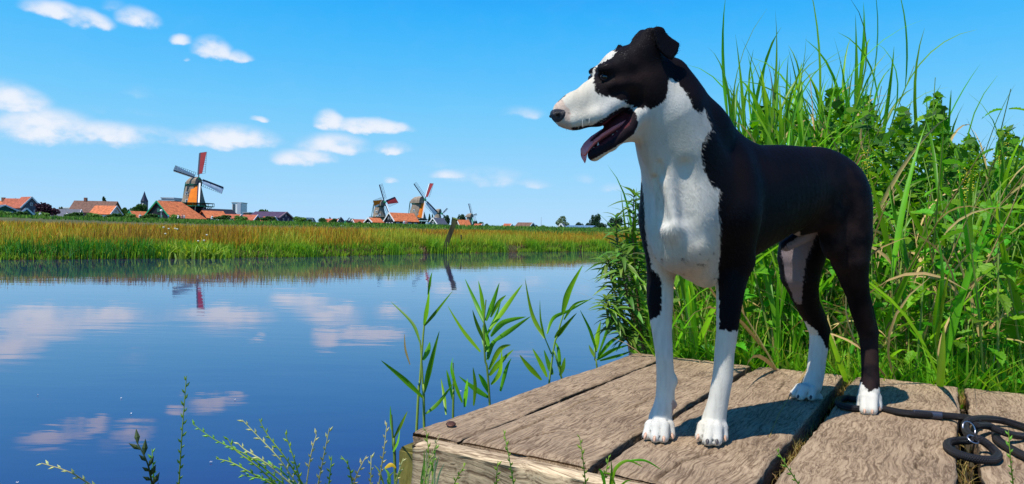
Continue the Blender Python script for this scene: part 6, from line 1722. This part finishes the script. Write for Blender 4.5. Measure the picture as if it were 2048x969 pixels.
water_reed('tall leaning reed near the middle of the jetty side', 2.55, [[(1121, 748), (1103, 708), (1090, 677)], [(1101, 744), (1116, 668), (1130, 620), (1150, 560)]],
    [[(1090, 677), (1066, 629), (1050, 556), 9], [(1110, 677), (1125, 660), (1154, 626), 9], [(1094, 668), (1107, 637), (1138, 622), (1188, 595), 6], [(1125, 629), (1138, 584), (1166, 530), 10], [(1083, 761), (1059, 735), (1039, 710), 8], [(1094, 755), (1081, 726), (1065, 697), 7], [(1128, 640), (1150, 610), (1180, 600), 5], [(1120, 745), (1118, 700), (1108, 680), 7], [(1105, 750), (1098, 730), (1088, 700), 8], [(1090, 677), (1082, 640), (1080, 600), 4], [(1119, 752), (1126, 735), (1130, 715), 7]])
water_reed('arching reed at the far jetty corner before the willowherbs', 2.75, [[(1196, 760), (1190, 720), (1192, 690)]],
    [[(1191, 704), (1196, 673), (1202, 642), 9], [(1196, 717), (1227, 682), (1275, 660), 8], [(1190, 715), (1183, 700), (1178, 690), 6], [(1194, 720), (1230, 700), (1262, 690), 7], [(1196, 712), (1222, 640), (1240, 590), 5], [(1200, 722), (1240, 712), (1270, 700), 6], [(1192, 700), (1180, 660), (1160, 620), 5]])
water_reed('single thin reed blade left of the jetty post', 1.55, [[(790, 940), (787, 900), (783, 830)]], [[(783, 860), (782, 835), (781, 812), 4], [(788, 876), (802, 850), (815, 823), 5], [(786, 905), (796, 885), (800, 860), 4]])

# ---- flowering grass stalks in the foreground, each a thing
rye_g = add_random_tint(mat('rye_green', (.26, .44, .05), rough=.5, trans=.25), .25, .03)
rye_y = add_random_tint(mat('rye_straw', (.60, .58, .24), rough=.6, trans=.25), .2, .02)
rye_d = mat('dock_dark', (.05, .075, .02), rough=.5)
def stalk(label, pts, d, m_, spike=(.35, 1.0), step=.0080, sl=.0080, r=.0010, name='grass_stalk', leafy=0, cat='grass stalk', grp='flowering grass stalks in the foreground'):
    P = [W(a, c, d + (0 if i else .02)) for i, (a, c) in enumerate(pts)]
    dv = (P[0] - P[1]).normalized(); P = [P[0] + dv * .16] + P
    o = thing(name, P[0], label, cat, grp)
    Q = crm(P, 8); mb = MB(); mb.tube(Q, [r * (1.25 - .8 * i / len(Q)) for i in range(len(Q))], 5, cap=False); mb.obj('stem', m_, o, True)
    tot = sum((b - a).length for a, b in zip(Q, Q[1:])); s_ = 0; nxt = tot * spike[0]; side_ = 1; mb = MB()
    for a, b in zip(Q, Q[1:]):
        L = (b - a).length
        while nxt < s_ + L and nxt < tot * spike[1]:
            q = a.lerp(b, (nxt - s_) / L); tv = (b - a).normalized(); view = (q - CAM).normalized(); sv = tv.cross(view).normalized() * side_
            dr = (tv * .86 + sv * random.uniform(.3, .65) + view * random.uniform(-.2, .2)).normalized(); l_ = sl * random.uniform(.8, 1.3); wv = dr.cross(view).normalized() * l_ * .16; tk = view * l_ * .10
            mb.add([q, q + dr * l_ * .45 + wv, q + dr * l_, q + dr * l_ * .45 - wv, q + dr * l_ * .45 - tk, q + dr * l_ * .45 + tk], [(0, 1, 4), (1, 2, 4), (2, 3, 4), (3, 0, 4), (1, 0, 5), (2, 1, 5), (3, 2, 5), (0, 3, 5)])
            nxt += step; side_ = -side_
        s_ += L
    if mb.V:
        e_ = mb.obj('seed_spike', m_, o); e_['kind'] = 'stuff'
    return o
ST = [('tallest thin grass spike standing alone over the water', [(358, 969), (364, 870), (373, 752)], .92, rye_g, (.1, 1)),
      ('pale bluish ear arching in at lower left', [(190, 975), (140, 945), (83, 927)], .85, rye_y, (.1, 1)),
      ('green side shoot beside the dark seed stalk', [(308, 969), (306, 930), (304, 898)], .9, rye_g, (.5, 1)),
      ('long ear of the fan arching far to the left', [(575, 975), (500, 915), (430, 880), (385, 848)], .95, rye_g, (.2, 1)),
      ('ear of the fan with its tip over the water centre', [(598, 975), (560, 920), (518, 875), (484, 840)], .95, rye_y, (.2, 1)),
      ('upright ear in the middle of the fan', [(610, 975), (570, 915), (535, 870), (518, 838)], .96, rye_g, (.2, 1)),
      ('short ear crossing in the left of the fan', [(560, 975), (510, 930), (470, 900), (455, 877)], .94, rye_g, (.25, 1)),
      ('second short ear in the fan, nearly parallel', [(590, 975), (530, 925), (490, 900), (475, 886)], .94, rye_y, (.25, 1)),
      ('lowest ear of the fan lying almost flat', [(555, 975), (500, 945), (462, 925), (432, 918)], .93, rye_g, (.25, 1)),
      ('green ear right of the fan', [(604, 975), (590, 925), (578, 890), (570, 866)], .96, rye_g, (.3, 1)),
      ('low ear in the fan bending left', [(565, 975), (535, 960), (505, 955), (482, 950)], .93, rye_g, (.2, 1)),
      ('middle low ear in the fan', [(600, 980), (560, 940), (530, 925), (505, 918)], .95, rye_g, (.2, 1)),
      ('pale bare stalk right of the fan', [(612, 975), (622, 910), (633, 870)], .96, rye_y, (.8, 1)),
      ('tallest pale bare stalk right of the fan', [(635, 975), (648, 910), (659, 856)], .96, rye_y, (.5, 1)),
      ('short green stalk right of the pale ones', [(657, 975), (661, 940), (664, 912)], .95, rye_g, (.3, 1)),
      ('stalk bent over at the tip', [(706, 975), (698, 935), (682, 912)], .95, rye_g, (.6, 1)),
      ('straw stalk leaning right beside the bent one', [(704, 975), (718, 940), (733, 912)], .95, rye_y, (.5, 1)),
      ('thick pale ear standing short by the step', [(741, 975), (742, 940), (742, 911)], .95, rye_y, (.2, 1)),
      ('pale ear just left of the jetty post', [(760, 955), (768, 900), (774, 846)], .98, rye_y, (.2, 1)),
      ('second ear left of the jetty post', [(790, 975), (797, 945), (807, 917)], .98, rye_y, (.2, 1)),
      ('thin stalk rising before the front beam left end', [(845, 975), (862, 915), (880, 868)], 1.0, rye_y, (.3, .95)),
      ('green stalk before the front beam left end', [(850, 975), (858, 920), (852, 862)], 1.02, rye_g, (.3, 1)),
      ('yellow green tuft stalk on the front beam', [(840, 975), (862, 940), (873, 890)], 1.02, rye_g, (.2, 1)),
      ('short leaning green stalk before the beam', [(905, 975), (918, 950), (932, 927)], 1.02, rye_g, (.3, 1)),
      ('dark budded stalk before the beam', [(993, 975), (994, 945), (996, 922)], 1.02, rye_g, (.4, 1)),
      ('upright green stalk before the beam centre', [(1028, 975), (1018, 915), (1007, 860)], 1.02, rye_g, (.5, 1)),
      ('fine green stalk crossing the third plank end', [(1172, 975), (1166, 920), (1159, 874)], 1.0, rye_g, (.4, 1)),
      ('thick green blade crossing the beam edge', [(1205, 975), (1212, 945), (1218, 912)], 1.0, rye_g, (.8, 1)),
      ('green ear leaning left over the middle planks', [(1601, 975), (1575, 935), (1552, 898)], .98, rye_g, (.2, 1)),
      ('green ear standing over the planks at far right', [(2027, 975), (2021, 920), (2017, 860)], .98, rye_g, (.15, 1))]
for lb, pts, d, m_, sp_ in ST: stalk(lb, pts, d, m_, sp_)
# dark dock-like seed stalk with leaves
o = stalk('dark leafy seed stalk at lower left', [(306, 975), (294, 925), (272, 882)], .88, rye_d, (.05, 1), step=.008, sl=.017, r=.0013, name='seed_stalk')
# arching leaves and low tuft before the beam
o = thing('grass_tuft', W(1215, 1010, .98), 'small bright tuft with an arching leaf in front of the beam', 'grass tuft')
for pts, w in (([(1222, 985), (1230, 940), (1255, 922), (1285, 934)], 6), ([(1212, 985), (1205, 950), (1198, 938)], 6), ([(1235, 985), (1222, 950), (1206, 946)], 5), ([(1218, 985), (1224, 945), (1222, 918)], 5), ([(1230, 985), (1250, 965), (1262, 962)], 4), ([(1255, 922), (1290, 922), (1322, 940)], 4)):
    ribbon([W(a, c, .98) for a, c in pts], w * .98 / F_PX, reed_leaf, o)
o = thing('grass_tuft', W(850, 1010, 1.02), 'yellow-green tuft before the left end of the beam', 'grass tuft')
for k in range(14):
    x0 = random.uniform(838, 868); x1 = x0 + random.uniform(-8, 22); ribbon([W(x0, 990, 1.02), W((x0 + x1) / 2, 950, 1.02), W(x1, random.uniform(890, 940), 1.02)], .0030, rye_g if k % 2 else rye_y, o)
o = thing('grass_tuft', W(780, 1010, 1.0), 'tuft with a yellow leaf beside the grey ribbed step', 'grass tuft')
for k, (pts, w) in enumerate((([(780, 985), (778, 950), (768, 935)], 6), ([(790, 985), (795, 955), (808, 935)], 4), ([(772, 985), (760, 945), (748, 930)], 4), ([(785, 985), (776, 960), (790, 942)], 4), ([(770, 936), (782, 930), (792, 937)], 8))):
    ribbon([W(a, c, 1.0) for a, c in pts], w / F_PX, mat('yellow_leaf', (.65, .42, .02), rough=.5, trans=.3) if k == 4 else rye_g, o)
# specks of fluff on the water
fl = mat('white_fluff', (.8, .8, .8), rough=.9)
FL = [(75, 790, 'near the cloud reflections at left'), (262, 828, 'left of the tallest grass spike'), (242, 797, 'smallest, above the left stalk'), (470, 800, 'above the fan of ears'), (422, 925, 'left of the fan tips'), (35, 966, 'in the lower left corner'), (921, 783, 'between the water reeds')]
for (px, py, lb) in FL:
    p_ = ONZ(px, py, .004); mb = MB()
    for k in range(7):
        a = random.uniform(0, 6.28); mb.bar(p_, p_ + Vector((math.cos(a) * .007, math.sin(a) * .007, .004)), .0015)
    tag(mb.obj('floating_fluff', fl), 'white seed fluff floating on the water ' + lb, 'seed fluff', 'fluff on the water')
